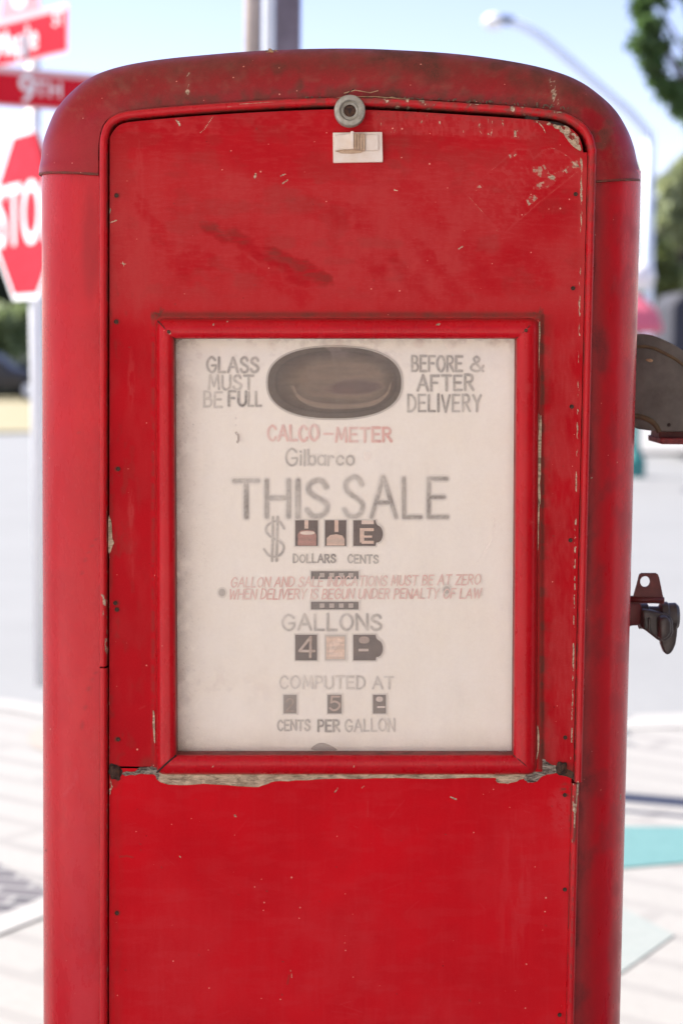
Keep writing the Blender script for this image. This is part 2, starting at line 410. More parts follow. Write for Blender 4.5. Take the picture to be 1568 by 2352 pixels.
sec = np.array(sL + sR[::-1])
zz = np.concatenate([np.linspace(Z_BOT, 0.72, 20)[:-1], np.linspace(0.72, Z_SHL, 420)])
Pb = np.zeros((len(sec), len(zz), 3)); Pb[..., 0] = sec[:, 0][:, None]; Pb[..., 1] = sec[:, 1][:, None]; Pb[..., 2] = zz[None, :]
def shade_body(P):
    x, y = proj(P); w = np.zeros((*x.shape, 4)); f = fbm(x / 60, y / 220, 5); f2 = fbm(x / 12, y / 40, 8); f3 = fbm(x / 30, y / 60, 15)
    front = P[..., 1] < 0.1
    left = (x < 784)
    w[..., 0] = np.where(left, 0.10 + 0.35 * sst(.45, .75, f), 0.12 + 0.25 * sst(.5, .75, f3))
    # shade in the right hand valley beside the trim, painted into the colour
    w[..., 2] = np.where(left, 0.28 * blob(x, y, 208, 560, 26, 170) + .18 * sst(226, 200, x) * 0, 0)
    xr = x - (1343 + (1500 - y) * 0.0205 * 1.0)
    w[..., 2] += np.where(~left, 0.62 * sst(78, 4, xr) * (0.85 + 0.2 * f3) + .25 * sst(.5, .7, f3), 0)
    w[..., 1] += .6 * line(x, y, [(310 * .57, 955), (177.5, 945)], 1.2, 1.5)
    sc = line(x + 2 * (f2 - .5), y, [(225, 1533), (205, 1580), (190, 1660), (186, 1700)], .3, 1.2); w[..., 2] += .45 * sc
    sc = line(x, y, [(179, 1740), (172, 1800), (168, 1850)], .8, 2) * sst(.3, .6, f2); w[..., 0] += .8 * sc
    sc = line(x, y, [(168, 1802), (148, 1826)], 1, 2); w[..., 0] += sc
    sc = line(x + 2 * (f2 - .5), y, [(223, 1235), (200, 1275), (184, 1335)], .3, 1.2); w[..., 2] += .4 * sc
    w[..., 2] += .8 * blob(x, y, 107, 1953, 5, 3) + .6 * blob(x, y, 180, 995, 3, 3)
    w[..., 1] += .8 * line(x, y, [(1425, 3180 / 1.742), (1424, 3200 / 1.742)], 1, 1)
    w[..., 1] += .6 * (blob(x, y, 1356, 1098, 5, 4) + line(x, y, [(1389, 1838), (1390, 1876)], .5, 1) * .8)
    return np.clip(w, 0, 1) * front[..., None]
body = link('cabinet', grid_me('cabinet', Pb, shade_body(Pb), flip=True), M['tube'], PUMP)
# dark space behind the door gaps, and the plinth the cabinet stands on
bm = box_bm(bmesh.new(), ((XLi + XRi) / 2, 0.045, 0.96), (XRi - XLi + .012, 0.006, 1.60))
link('door_backing', bm_me('door_backing', bm), M['dark'], PUMP)
bm = box_bm(bmesh.new(), ((XLo + XRo) / 2, 0.22, 0.08), (XRo - XLo + 0.03, 0.44, 0.16))
bmesh.ops.bevel(bm, geom=bm.edges[:], offset=.008, segments=2, affect='EDGES')
link('plinth', bm_me('plinth', bm), M['tube'], PUMP)

# door trim (raised bead round both door leaves), in two lengths
XPl = at_y(249.5, 1500, 0)[0]; XPr = at_y(1319.5, 1750, 0)[0]
tl = at_y(236.5, 1500, -.006)[0]; tr = at_y(1328.6, 1750, -.006)[0]
topc = [(at_y(p[0], p[1], 0)[0], at_y(p[0], p[1], 0)[2]) for p in
        cr([(238, 345), (239, 322), (246, 296), (262, 277), (290, 266), (340, 260), (430, 252), (520, 246), (650, 238), (780, 234), (910, 237), (1050, 245), (1170, 253), (1250, 261), (1293, 271), (1322, 289), (1340, 314), (1347, 345)], 9)]
_n0 = len(topc); topc = [(x + (tl - topc[0][0]) * max(0, 1 - i / (_n0 * .35)) + (tr - topc[-1][0]) * max(0, 1 - (_n0 - 1 - i) / (_n0 * .35)), z) for i, (x, z) in enumerate(topc)]
zb1 = at_y(238, 1530, 0)[2]; zb2 = at_y(1330, 1795, 0)[2]
wl = .0048
def bead(path, wid, name, marks):
    path = np.array(path); # resample
    d = np.r_[0, np.cumsum(np.linalg.norm(np.diff(path, axis=0), axis=1))]; s = np.linspace(0, d[-1], int(d[-1] / 0.0016) + 2)
    p = np.stack([np.interp(s, d, path[:, 0]), np.interp(s, d, path[:, 1])], 1)
    t = np.gradient(p, axis=0); t /= np.linalg.norm(t, axis=1, keepdims=True) + 1e-9; nr = np.stack([-t[:, 1], t[:, 0]], 1)
    prof = [(-1.0, .030), (-1.0, -.002), (-.93, -.0052), (-.66, -.0078), (-.2, -.0088), (.25, -.0086), (.62, -.0072), (.88, -.0045), (.97, -.001), (1.0, .030)]
    P = np.zeros((len(p), len(prof), 3))
    for j, (u, yy) in enumerate(prof):
        P[:, j, 0] = p[:, 0] + nr[:, 0] * u * wid; P[:, j, 2] = p[:, 1] + nr[:, 1] * u * wid; P[:, j, 1] = yy
    return link(name, grid_me(name, P, marks(P)), M['trim'], PUMP)
def shade_bead(P):
    x, y = proj(P); w = np.zeros((*x.shape, 4)); f = fbm(x / 12, y / 12, 41); f2 = fbm(x / 8, y / 90, 44)
    w[..., 0] = .25 * f2 + .75 * sst(310, 250, y) * sst(.42, .6, f) * sst(760, 860, x) + .2 * sst(300, 200, y)
    w[..., 2] = .7 * sst(300, 262, y) * sst(.40, .6, f) * sst(560, 760, x) + .55 * sst(1300, 1345, x) * sst(900, 300, y) * sst(.35, .6, f)
    w[..., 1] += .62 * sst(300, 250, y) * sst(.60, .68, f) * sst(800, 900, x)
    w[..., 1] += .6 * line(x + 3 * (f - .5), y, [(237, 1366), (240, 1385), (236, 1414)], 3, 3) * sst(.3, .5, fbm(x / 4, y / 9, 3))
    w[..., 1] += .5 * line(x, y, [(520, 246), (560, 238), (690, 233)], .8, 1.6)
    w[..., 1] += .62 * line(x, y, [(245, 1468), (241, 1480), (246, 1500)], 2.2, 2) + .62 * line(x + 3 * (f - .5), y, [(1327, 1795), (1322, 1850), (1319, 1900)], 1.5, 2)
    w[..., 2] += .9 * line(x + 5 * (f - .5), y, [(1326, 1800), (1321, 1850), (1318, 1930)], 2, 4) + .6 * line(x + 3 * (f - .5), y, [(1337, 360), (1325, 1300), (1310, 2300)], .5, 3) * sst(.45, .6, f)
    w[..., 2] += .5 * line(x + 5 * (f - .5), y, [(1336, 500), (1320, 1760)], .5, 5) * sst(.4, .55, f); w[..., 1] += .52 * line(x + 5 * (f - .5), y, [(247, 900), (248, 2350)], .3, 2.4) * sst(.56, .62, f) + .55 * line(x + 6 * (f - .5), y, [(1333, 700), (1325, 1300), (1308, 2300)], .3, 2.4) * sst(.50, .58, f)
    w[..., 0] += .45 * blob(x, y, 1331, 1700, 9, 40)
    uu = np.broadcast_to(np.abs(np.array([-1, -1, -.93, -.66, -.2, .25, .62, .88, .97, 1.0]))[None, :], x.shape)
    w[..., 2] += .75 * sst(.70, .98, uu) * sst(.30, .62, fbm(x / 18, y / 34, 47))
    return np.clip(w, 0, 1)
path = [(tl, zb1 + .001)] + [(tl, z) for z in np.linspace(zb1 + .01, topc[0][1] - .005, 20)] + topc + [(tr, z) for z in np.linspace(topc[-1][1] - .005, zb2 + .01, 20)] + [(tr, zb2 + .0006)]
trim = bead(path, wl, 'door_trim', shade_bead)
bead([(tl + .0006, Z_BOT + .01), (tl + .0006, zb1 - .0012)], wl, 'door_trim', shade_bead)
bead([(tr - .0030, zb2 - .0006), (tr - .0030, Z_BOT + .01)], wl, 'door_trim', shade_bead)

# door leaves
topedge = np.array([at_y(p[0], p[1] + 5, 0)[[0, 2]] for p in cr([(249, 345), (251, 318), (261, 296), (282, 279), (330, 272), (420, 264), (520, 257), (650, 250), (780, 246), (910, 250), (1050, 258), (1170, 266), (1250, 273), (1298, 284), (1325, 304), (1336, 330), (1338, 345)], 10)])
z_up_bot = at_y(784, 1766, 0)[2]; z_lo_top = at_y(784, 1770, 0)[2]
nx, nz = 470, 640
u = np.linspace(0, 1, nx); xs = XPl + .0010 + u * (XPr - XPl - .0026)
ztop = np.interp(xs, topedge[:, 0], topedge[:, 1]); ztop = np.maximum(ztop, topedge[0, 1])
v = np.linspace(0, 1, nz)
Pu = np.zeros((nx, nz, 3)); Pu[..., 0] = xs[:, None]; Pu[..., 2] = z_up_bot + v[None, :] * (ztop[:, None] - z_up_bot)
tape = [(1067, 442), (1186, 342), (1216, 345), (1224, 366), (1245, 346), (1267, 340), (1287, 349), (1307, 362), (1318, 377), (1337, 385), (1236, 466), (1153, 539)]
def shade_upper(P):
    x, y = proj(P); w = np.zeros((*x.shape, 4))
    b = fbm(x / 120, y / 90, 1); f = fbm(x / 26, y / 20, 4); g = fbm(x / 7, y / 7, 6); vs = fbm(x / 5, y / 28, 12); hs = fbm(x / 30, y / 4, 14)
    top = sst(740, 660, y) * sst(262, 330, x) * sst(1345, 1290, x)
    fade = (0.62 * sst(310, 420, y) * sst(.25, .55, b + .10) + .12) * sst(760, 690, y)
    fade *= 1 - .65 * blob(x, y, 640, 380, 190, 60, 12) - .25 * blob(x, y, 420, 450, 90, 90)
    fade *= 1 - .8 * blob(x, y, 1255, 470, 100, 120) * sst(1160, 1220, x)
    # swiped-clean diagonal wipes
    wipe = np.zeros_like(x); xx = x + 34 * (f - .5) + 8 * (g - .5); yy = y + 30 * (fbm(x / 30, y / 24, 18) - .5)
    for a, bb, wd_, s in (((480, 522), (560, 560), 8, 16), ((500, 525), (640, 610), 7, 16), ((540, 548), (700, 640), 8, 18), ((600, 570), (755, 645), 5, 12), ((445, 575), (400, 600), 8, 16), ((480, 600), (430, 610), 10, 20),
                         ((560, 600), (700, 690), 6, 22), ((900, 590), (990, 690), 5, 20), ((960, 560), (1060, 690), 6, 22), ((840, 600), (880, 640), 6, 20), ((320, 470), (380, 560), 6, 24), ((930, 430), (1000, 500), 10, 36), ((1075, 560), (1110, 640), 10, 30), ((720, 470), (820, 500), 10, 36), ((1180, 590), (1240, 640), 20, 40)):
        wipe = np.maximum(wipe, line(xx, yy, [a, bb], wd_, s))
    fade = fade * (1 - .5 * wipe * sst(.2, .6, g + .1))
    w[..., 3] = .85 * np.maximum.reduce([line(xx, yy, [(540, 548), (690, 640)], 1, 22), line(xx, yy, [(600, 572), (755, 645)], 1, 14), line(xx, yy, [(480, 525), (520, 548)], 1, 18)]) * sst(.15, .6, hs) + .12 * wipe
    w[..., 2] += .46 * np.maximum(line(xx, yy, [(470, 516), (560, 556)], 1, 20), line(xx, yy, [(620, 586), (755, 645)], 1, 16)) * sst(.2, .6, hs)
    fade += .5 * line(xx, y, [(500, 528), (530, 548)], 2, 7) + .45 * line(xx, y, [(610, 580), (640, 596)], 2, 7) + .4 * line(xx, y, [(575, 592), (600, 606)], 2, 6)
    # lighter haze above the window
    fade += .25 * blob(x, y, 900, 560, 330, 170) * sst(.3, .6, f) + .2 * blob(x, y, 350, 640, 90, 60)
    # columns beside the window
    rc = sst(1236, 1252, x) * sst(700, 800, y); fade += rc * (.62 * sst(.28, .62, fbm(x / 34, y / 70, 22)) + .28 * sst(.5, .7, vs))
    lc = sst(352, 340, x) * sst(380, 480, y); fade += lc * (.22 * sst(.4, .7, fbm(x / 30, y / 80, 23)))
    fade += .95 * blob(x + 8 * (vs - .5), y, 301, 1172, 9, 60) * sst(.25, .5, vs) + .5 * blob(x + 8 * (vs - .5), y, 303, 1290, 8, 90) * sst(.4, .6, vs) + .55 * blob(x, y, 302, 870, 12, 90) * sst(.4, .6, vs) + .5 * blob(x, y, 298, 640, 22, 60) * sst(.4, .6, g)
    fade += .5 * blob(x, y, 318, 420, 16, 160) * sst(.4, .6, vs)
    # scraped band under the top edge
    et = 250 + np.abs(x - 790) ** 2 * 7e-5
    band = sst(848, 862, x) * sst(1250, 1215, x) * sst(62, 52, y - et) * sst(2, 8, y - et)
    sc = band * sst(.45, .62, .55 * vs + .45 * g + .12 * sst(30, 5, y - et)); w[..., 0] = 0
    fade += 1.1 * sc + .35 * band; w[..., 2] += .42 * band * sst(.5, .65, g) * sst(34, 4, y - et); w[..., 1] += .50 * band * sst(.60, .70, .6 * vs + .4 * g)
    bandl = sst(280, 300, x) * sst(760, 740, x) * sst(56, 50, y - et) * sst(2, 8, y - et); fade += .4 * bandl * sst(.4, .65, f)
    # where a taped notice was torn off
    tp = inpoly(x, y, tape); fade = fade * (1 - .35 * tp)
    fade += tp * .95 * sst(.60, .70, .5 * fbm(x / 11, y / 9, 33) + .5 * g) + .25 * tp * sst(.45, .6, g)
    edge = line(x + 1.5 * (g - .5), y + 1.5 * (g - .5), tape + [tape[0]], .3, 1.5); keepe = sst(.25, .5, f); fade += 1.2 * edge; w[..., 1] += .50 * edge * keepe * sst(.4, .5, fbm(x / 13, y / 13, 2))
    for q in ([(1218, 385), (1250, 378), (1262, 400), (1300, 388), (1289, 404), (1270, 411), (1243, 408), (1225, 400)], [(1253, 412), (1276, 400), (1275, 418), (1258, 432), (1230, 436), (1220, 432), (1240, 418)],
              [(1206, 462), (1218, 446), (1230, 450), (1236, 466 - 8), (1212, 474)], [(1310, 372), (1335, 362), (1336, 382), (1300, 398), (1296, 390)],
              [(1088, 434), (1104, 420), (1110, 428), (1094, 440)], [(1166, 356), (1182, 346), (1188, 356), (1172, 364)], [(1136, 530), (1144, 520), (1152, 534)]):
        pm = inpoly(x + 5 * (g - .5), y + 5 * (vs - .5), q); fade += 1.3 * pm; w[..., 1] += .47 * pm * sst(.35, .5, g)
    # torn filler at the top right corner
    q = [(1222, 268), (1262, 270), (1300, 288), (1328, 312), (1334, 345), (1318, 338), (1300, 318), (1285, 300), (1255, 284), (1226, 281)]
    pm = inpoly(x + 9 * (g - .5), y + 9 * (f - .5), q); w[..., 1] += .8 * pm * sst(.46, .60, .5 * g + .5 * f); w[..., 2] += .7 * pm
    w[..., 1] += .8 * blob(x, y, 1334, 372, 5, 10) + .45 * line(x + 2 * (g - .5), y, [(1335, 380), (1333, 470)], 1.2, 2)
    w[..., 1] += .55 * line(x, y, [(1236, 282), (1246, 292), (1252, 306)], .8, 1.4)
    fade += .5 * sst(1322, 1336, x - (y - 450) * -.0) * sst(360, 420, y) * sst(900, 500, y)
    # the long scratch, small nicks
    w[..., 1] += .62 * line(x, y, [(518, 239), (496, 258), (470, 296), (459, 306)], .25, 1.5) * sst(.2, .4, g + .1)
    for (a, bb, ww) in (((587, 399), (585, 408), 2.2), ((410, 280), (413, 288), 2.2), ((405, 276), (409, 281), 1.5), ((655, 400), (645, 404), 1.6), ((660, 414), (650, 421), 1.6), ((905, 436), (912, 438), 1.2), ((1052, 572), (1062, 566), 1.5),
                        ((276, 604), (290, 607), .6), ((283, 600), (284, 612), .6), ((253, 480), (252, 490), 1.6), ((252, 512), (268, 506), 1.0), ((384, 758), (386, 768), 2.0)):
        w[..., 1] += .62 * line(x + 2 * (g - .5), y, [a, bb], ww, 1.2)
    for c in ((585, 398), (918, 478), (910, 520), (1110, 470)): w[..., 1] += .0
    # soil in the seam all round the window frame
    gx = np.minimum(np.abs(x - 352), np.abs(x - 1241)); gy = np.abs(y - 724)
    inx = (x > 345) & (x < 1248); iny = (y > 722) & (y < 1766)
    w[..., 2] += .85 * sst(14, 2, gy) * inx * (.45 + .7 * f) + np.where(iny, sst(11, 2, np.abs(x - 1242)), 0) * (.5 + .6 * f) * .9 + np.where(iny, sst(7, 1, np.abs(x - 352)), 0) * .45 * sst(.35, .6, f)
    w[..., 2] += .5 * np.where(iny & (x > 1240), sst(40, 0, x - 1240), 0) * sst(.42, .65, f) * .8
    for px_, py_ in ((368, 722), (1238, 722)):
        for dx, dy in ((-14, -3), (2, -16), (-9, 12), (8, -12)):
            w[..., 2] += .8 * line(x, y, [(px_, py_), (px_ + dx, py_ + dy)], .5, 2)
    # brown shadow of dirt low at both bottom corners
    w[..., 2] += .5 * blob(x, y, 262, 1768, 26, 18) + .6 * blob(x, y, 1285, 1768, 60, 22) * sst(.3, .6, f) + .35 * blob(x, y, 340, 1760, 30, 30)
    for ny in (449, 739, 1077, 1385, 1400, 1698): w[..., 2] += .7 * blob(x, y, 269, ny, 9, 9)
    w[..., 2] += .25 * blob(x, y, 905, 360, 60, 70) * sst(.3, .6, f) + .22 * blob(x, y, 690, 470, 60, 30)
    w[..., 1] += .60 * line(x + 4 * (g - .5), y, [(250, 400), (250.5, 1760)], .2, 2.2) * sst(.54, .62, fbm(x / 9, y / 16, 51)) + .60 * line(x + 4 * (g - .5), y, [(1335, 420), (1311, 1760)], .6, 3.2) * sst(.44, .54, fbm(x / 9, y / 16, 52))
    rr = random.Random(5)
    for k in range(34):
        ax, ay = rr.uniform(262, 1320), rr.uniform(300, 1750); an = rr.choice((rr.uniform(-.5, .3), rr.uniform(1.2, 1.9))); ln = rr.uniform(8, 46)
        if 372 < ax < 1222 and ay > 700: continue
        fade += rr.uniform(.25, .6) * line(x + 3 * (f - .5), y + 2 * (g - .5), [(ax, ay), (ax + ln * math.cos(an), ay + ln * math.sin(an))], .2, rr.uniform(1.2, 3))
    for k in range(26):
        ax, ay = rr.uniform(270, 1320), rr.uniform(290, 1740)
        w[..., 2] += rr.uniform(.4, .8) * blob(x + 4 * (g - .5), y + 4 * (vs - .5), ax, ay, rr.uniform(1.5, 3.5), rr.uniform(1.5, 4))
    w[..., 2] += .30 * sst(.60, .72, fbm(x / 16, y / 45, 91)) * sst(360, 262, x) * sst(500, 700, y) + .16 * sst(.55, .7, fbm(x / 70, y / 40, 95)) * sst(720, 640, y)
    fade += .22 * sst(.52, .66, hs) * sst(720, 640, y)
    w[..., 0] = fade
    return np.clip(w, 0, 1)
xm, ym = proj(Pu); xm = (xm[1:, 1:] + xm[:-1, :-1]) / 2; ym = (ym[1:, 1:] + ym[:-1, :-1]) / 2
keep = ~((xm > 372) & (xm < 1222) & (ym > 748))
# gentle dents
fx, fy = proj(Pu); Pu[..., 1] = 0.0012 * (fbm(fx / 240, fy / 240, 77, 2) - .5) * sst(250, 300, fx) * sst(1336, 1290, fx) * sst(700, 640, fy)
Pu[..., 1] += -0.0032 * sst(345, 358, fx) * sst(1250, 1238, fx) * sst(716, 728, fy)           # pressed lip round the window
upper = link('upper_panel', grid_me('upper_panel', Pu, shade_upper(Pu), keep, flip=True), M['panel'], PUMP)

zl = np.concatenate([np.linspace(Z_BOT + .01, 0.74, 12)[:-1], np.linspace(0.74, z_lo_top, 300)])
xs2 = np.linspace(XPl + .0012, XPr - .0036, 440)
Pl = np.zeros((440, len(zl), 3)); Pl[..., 0] = xs2[:, None]; Pl[..., 2] = zl[None, :]
def shade_lower(P):
    x, y = proj(P); w = np.zeros((*x.shape, 4)); b = fbm(x / 200, y / 200, 61); f = fbm(x / 26, y / 26, 62); g = fbm(x / 7, y / 7, 63); vs = fbm(x / 9, y / 60, 64)
    w[..., 0] = .06 + .22 * sst(.45, .7, b) + .15 * sst(1900, 2300, y) + .75 * blob(x + 20 * (f - .5), y, 1290, 1860, 40, 70) * sst(.35, .6, g + .1) + .35 * blob(x, y, 1180, 2050, 50, 240) * sst(.4, .6, vs)
    w[..., 0] += .3 * blob(x, y, 1300, 2000, 30, 200)
    w[..., 3] = .4 * blob(x, y, 450, 1950, 120, 120)
    for a, bb, ww in (((776, 1810), (768, 1820), 1.2), ((836, 1805), (830, 1810), 1.0), ((539, 1872), (541, 1876), 1.8), ((412, 1967), (415, 1969), 1.2), ((1035, 1831), (1047, 1836), 1.6), ((668, 2228), (670, 2245), .5)):
        w[..., 1] += .64 * line(x + 2 * (g - .5), y, [a, bb], ww, 1.2)
    w[..., 2] += .45 * line(x, y, [(276, 1968), (292, 1966), (305, 1969)], .6, 2.5) + .45 * line(x, y, [(664, 2240), (660, 2260)], .5, 3)
    w[..., 2] += .8 * blob(x, y, 1298, 1815, 16, 22) * sst(.42, .6, g) + .6 * line(x + 5 * (g - .5), y, [(1318, 1800), (1311, 1900)], 2, 7) * sst(.4, .6, g)
    w[..., 1] += .58 * line(x + 4 * (g - .5), y, [(251, 1800), (250, 2352)], .2, 2.4) * sst(.54, .62, fbm(x / 9, y / 16, 71)) + .62 * line(x + 5 * (g - .5), y, [(1316, 1800), (1304, 2352)], .8, 3) * sst(.48, .58, fbm(x / 9, y / 20, 72))
    w[..., 2] += .5 * line(x + 5 * (g - .5), y, [(1316, 1800), (1304, 2352)], 1, 6) * sst(.45, .6, f)
    w[..., 2] += .35 * line(x, y, [(360, 1800), (400, 1812), (520, 1812)], .4, 6) * 0 + .35 * blob(x, y, 262, 1800, 14, 14)
    w[..., 1] += .6 * line(x + 6 * (g - .5), y, [(254, 1792), (257, 1806), (252, 1824)], 1.2, 2)
    for ny in (1788, 2097): w[..., 2] += .7 * blob(x, y, 270, ny, 9, 9)
    rr = random.Random(9)
    for k in range(30):
        ax, ay = rr.uniform(262, 1300), rr.uniform(1800, 2352); an = rr.uniform(-1.9, 1.9); ln = rr.uniform(6, 60)
        w[..., 0] += rr.uniform(.2, .55) * line(x + 3 * (f - .5), y + 2 * (g - .5), [(ax, ay), (ax + ln * math.cos(an), ay + ln * math.sin(an))], .2, rr.uniform(1, 2.6))
    for k in range(22): w[..., 2] += rr.uniform(.4, .8) * blob(x + 4 * (g - .5), y, rr.uniform(262, 1300), rr.uniform(1800, 2352), rr.uniform(1.4, 3), rr.uniform(1.4, 3.4))
    w[..., 0] += .07 * sst(.55, .7, fbm(x / 8, y / 120, 66)) + .16 * sst(.5, .7, fbm(x / 60, y / 16, 67)); w[..., 2] += .18 * sst(300, 250, x) * sst(.4, .6, vs)
    return np.clip(w, 0, 1)
fx, fy = proj(Pl); Pl[..., 1] = 0.0010 * (fbm(fx / 300, fy / 300, 81, 2) - .5) - .0004
lower = link('lower_panel', grid_me('lower_panel', Pl, shade_lower(Pl), flip=True), M['panel_low'], PUMP)

# bare filler where the leaves meet under the window
def patch(name, pts, mat, parent, y=-.0012, thick=.004, smooth_n=3, jit=1.0, seed=1):
    rnd = random.Random(seed); p = cr(pts, smooth_n, True)
    p = [at_y(a[0] + rnd.uniform(-jit, jit), a[1] + rnd.uniform(-jit, jit), y)[[0, 2]] for a in p]
    bm = bmesh.new(); vs = [bm.verts.new((q[0], y, q[1])) for q in p]
    es = [bm.edges.new((vs[i], vs[(i + 1) % len(vs)])) for i in range(len(vs))]
    r = bmesh.ops.triangle_fill(bm, edges=es, use_beauty=True)
    fs = [g for g in r['geom'] if isinstance(g, bmesh.types.BMFace)]
    r = bmesh.ops.extrude_face_region(bm, geom=fs)
    for q in r['geom']:
        if isinstance(q, bmesh.types.BMVert): q.co.y = y + thick
    bmesh.ops.recalc_face_normals(bm, faces=bm.faces[:])
    return link(name, bm_me(name, bm), mat, parent)
bottom = [(366, 1776), (382, 1777), (500, 1777), (700, 1777), (900, 1776), (1100, 1775), (1161, 1775), (1202, 1773), (1214, 1768), (1212, 1790), (1203, 1788), (1186, 1794), (1166, 1800), (1149, 1799), (1138, 1794), (1136, 1787), (1087, 1786), (988, 1789), (922, 1787), (829, 1789), (757, 1789), (681, 1793), (631, 1795), (609, 1803), (582, 1808), (521, 1804), (466, 1801), (411, 1804), (376, 1799), (362, 1791)]
fil = patch('bare_filler', bottom, M['filler'], lower, seed=3)
for pts, m, sd, nm in (([(1212, 1769), (1225, 1758), (1232, 1746), (1238, 1744), (1251, 1746), (1263, 1755), (1278, 1760), (1276, 1776), (1261, 1778), (1245, 1783), (1232, 1794), (1217, 1798), (1208, 1794), (1203, 1788)], M['crack'], 5, 'bare_filler'),
                   ([(284, 1773), (309, 1772), (320, 1764), (345, 1762), (354, 1753), (359, 1760), (366, 1775), (362, 1791), (354, 1780), (327, 1778), (304, 1781), (284, 1781)], M['crack'], 6, 'bare_filler'),
                   ([(1278, 1762), (1310, 1770), (1318, 1778), (1320, 1792), (1300, 1784), (1280, 1776)], M['rust'], 7, 'rust_patch')):
    patch(nm, pts, m, lower, y=-.0014, seed=sd, jit=1.2)
for pts, sd in (([(249.5, 1188), (254, 1194), (257, 1203), (258, 1225), (259, 1238), (262, 1246), (258, 1256), (254, 1268), (249.5, 1264)], 8), ([(1233, 958), (1237, 954), (1236, 1000), (1239, 960), (1243, 960), (1242, 1030), (1241, 1090), (1239, 1116), (1241, 1150), (1237, 1160), (1234, 1120), (1232, 1050)], 9),
                ([(1235, 1160), (1238, 1160), (1236, 1240), (1234, 1262)], 10), ([(1237, 742), (1240, 748), (1239, 800), (1236, 850), (1235, 800)], 11), ([(1233, 1668), (1237, 1680), (1237, 1720), (1233, 1742), (1231, 1740), (1234, 1715)], 12),
                ([(352, 1632), (355, 1640), (356, 1670), (357, 1700), (355, 1706), (352, 1680), (351, 1650)], 13), ([(1333, 346), (1318, 338), (1304, 323), (1296, 311), (1303, 313), (1310, 321), (1318, 322), (1324, 331), (1331, 334)], 14)):
    patch('paint_chip', pts, M['filler'], upper, y=-.0042 if 345 < pts[0][0] < 1250 else -.0012, thick=.003, seed=sd, jit=.5)
# black tear in the seam at the top right
patch('seam_tear', [(1208, 266), (1216, 262), (1226, 264), (1236, 272), (1222, 275), (1206, 272)], M['soot'], upper, y=-.0008, thick=.002, seed=20, jit=.6)
patch('seam_tear', [(1262, 279), (1280, 281), (1296, 289), (1284, 288), (1264, 283)], M['soot'], upper, y=-.0008, thick=.002, seed=21, jit=.4)
patch('seam_tear', [(380, 259), (420, 256), (424, 259), (400, 262)], M['soot'], upper, y=-.0008, thick=.002, seed=22, jit=.3)

# nail heads along the leaf edges
nail = lathe_me('nail', [(0, .0002), (.0012, 0), (.0019, -.0004), (.0023, -.0008), (.0025, -.0002)], 12, 'Y')
for px_, py_, par in ((268, 449, 0), (267, 739, 0), (272, 1077, 0), (265, 1385, 0), (269, 1400, 0), (272, 1698, 0), (1321, 446, 0), (1315, 662, 0), (1312, 934, 0), (1309, 1241, 0), (1297, 1694, 0), (272, 1788, 1), (269, 2097, 1), (1296, 1826, 1), (1296, 2043, 1), (1284, 2331, 1)):
    p = at_y(px_, py_, -.0012); link('nail', nail, M['nailhead'], lower if par else upper, p)
# corner bolts
def bolt(px_, py_, r):
    bm = bmesh.new(); bmesh.ops.create_icosphere(bm, subdivisions=3, radius=1)
    for v in bm.verts:
        k = 1 + .22 * math.sin(v.co.x * 5 + 1) * math.cos(v.co.z * 4) ; v.co = Vector((v.co.x * r * k, v.co.y * r * .55, v.co.z * r * 1.1 * k))
    p = at_y(px_, py_, -.002)
    o = link('bolt', bm_me('bolt', bm, True), M['rust'], lower, p); return o
bolt(264, 1773, .0066); bolt(1289, 1764, .0065)
patch('seam_tear', [(252, 1757), (262, 1755), (275, 1762), (282, 1772), (276, 1786), (262, 1790), (253, 1784)], M['soot'], lower, y=-.0010, seed=31, jit=.8)
patch('seam_tear', [(1279, 1757), (1290, 1752), (1300, 1760), (1298, 1776), (1286, 1782), (1277, 1774)], M['soot'], lower, y=-.0016, seed=32, jit=.8)

# window frame
inn = [(400, 778), (1185, 778), (1178, 1734), (405, 1734)]
def bez():
    rows = []
    ox0, ox1, oy0, oy1 = 356, 1238, 730, 1780; r = 24
    W = lambda X, Yp: np.array([X, Yp])
    oc = [((ox0 + 1, oy0)), ((ox1 + 1, oy0)), ((ox1 - 5, oy1)), ((ox0 + 2, oy1))]
    loops_i, loops_o = [], []
    n = 150
    for k in range(4):
        a, b = np.array(inn[k], float), np.array(inn[(k + 1) % 4], float); c, d = np.array(oc[k], float), np.array(oc[(k + 1) % 4], float)
        dr = (d - c) / np.linalg.norm(d - c); c2 = c + dr * r; d2 = d - dr * r
        for t in np.linspace(0, 1, n): loops_i.append(a + (b - a) * t); loops_o.append(c2 + (d2 - c2) * t)
        e = np.array(oc[(k + 2) % 4], float); dr2 = (e - d) / np.linalg.norm(e - d); s, f2 = d2, d + dr2 * r
        for t in np.linspace(0, 1, 10)[1:-1]: loops_i.append(b); loops_o.append((1 - t) ** 2 * s + 2 * t * (1 - t) * d + t * t * f2)
    return np.array(loops_i), np.array(loops_o)
bi, bo = bez()
prof = [(0, .014), (.0, -.006), (.03, -.0105), (.12, -.0138), (.30, -.0155), (.5, -.0155), (.68, -.0138), (.82, -.0105), (.93, -.0062), (.985, -.0030), (1.0, .004)]
A0 = at_y(bi[:, 0], bi[:, 1], -.010); B0 = at_y(bo[:, 0], bo[:, 1], -.004)
Pz = np.stack([np.stack([A0[:, 0] + (B0[:, 0] - A0[:, 0]) * s, np.full(len(A0), yy), A0[:, 2] + (B0[:, 2] - A0[:, 2]) * s], 1) for s, yy in prof], 1)
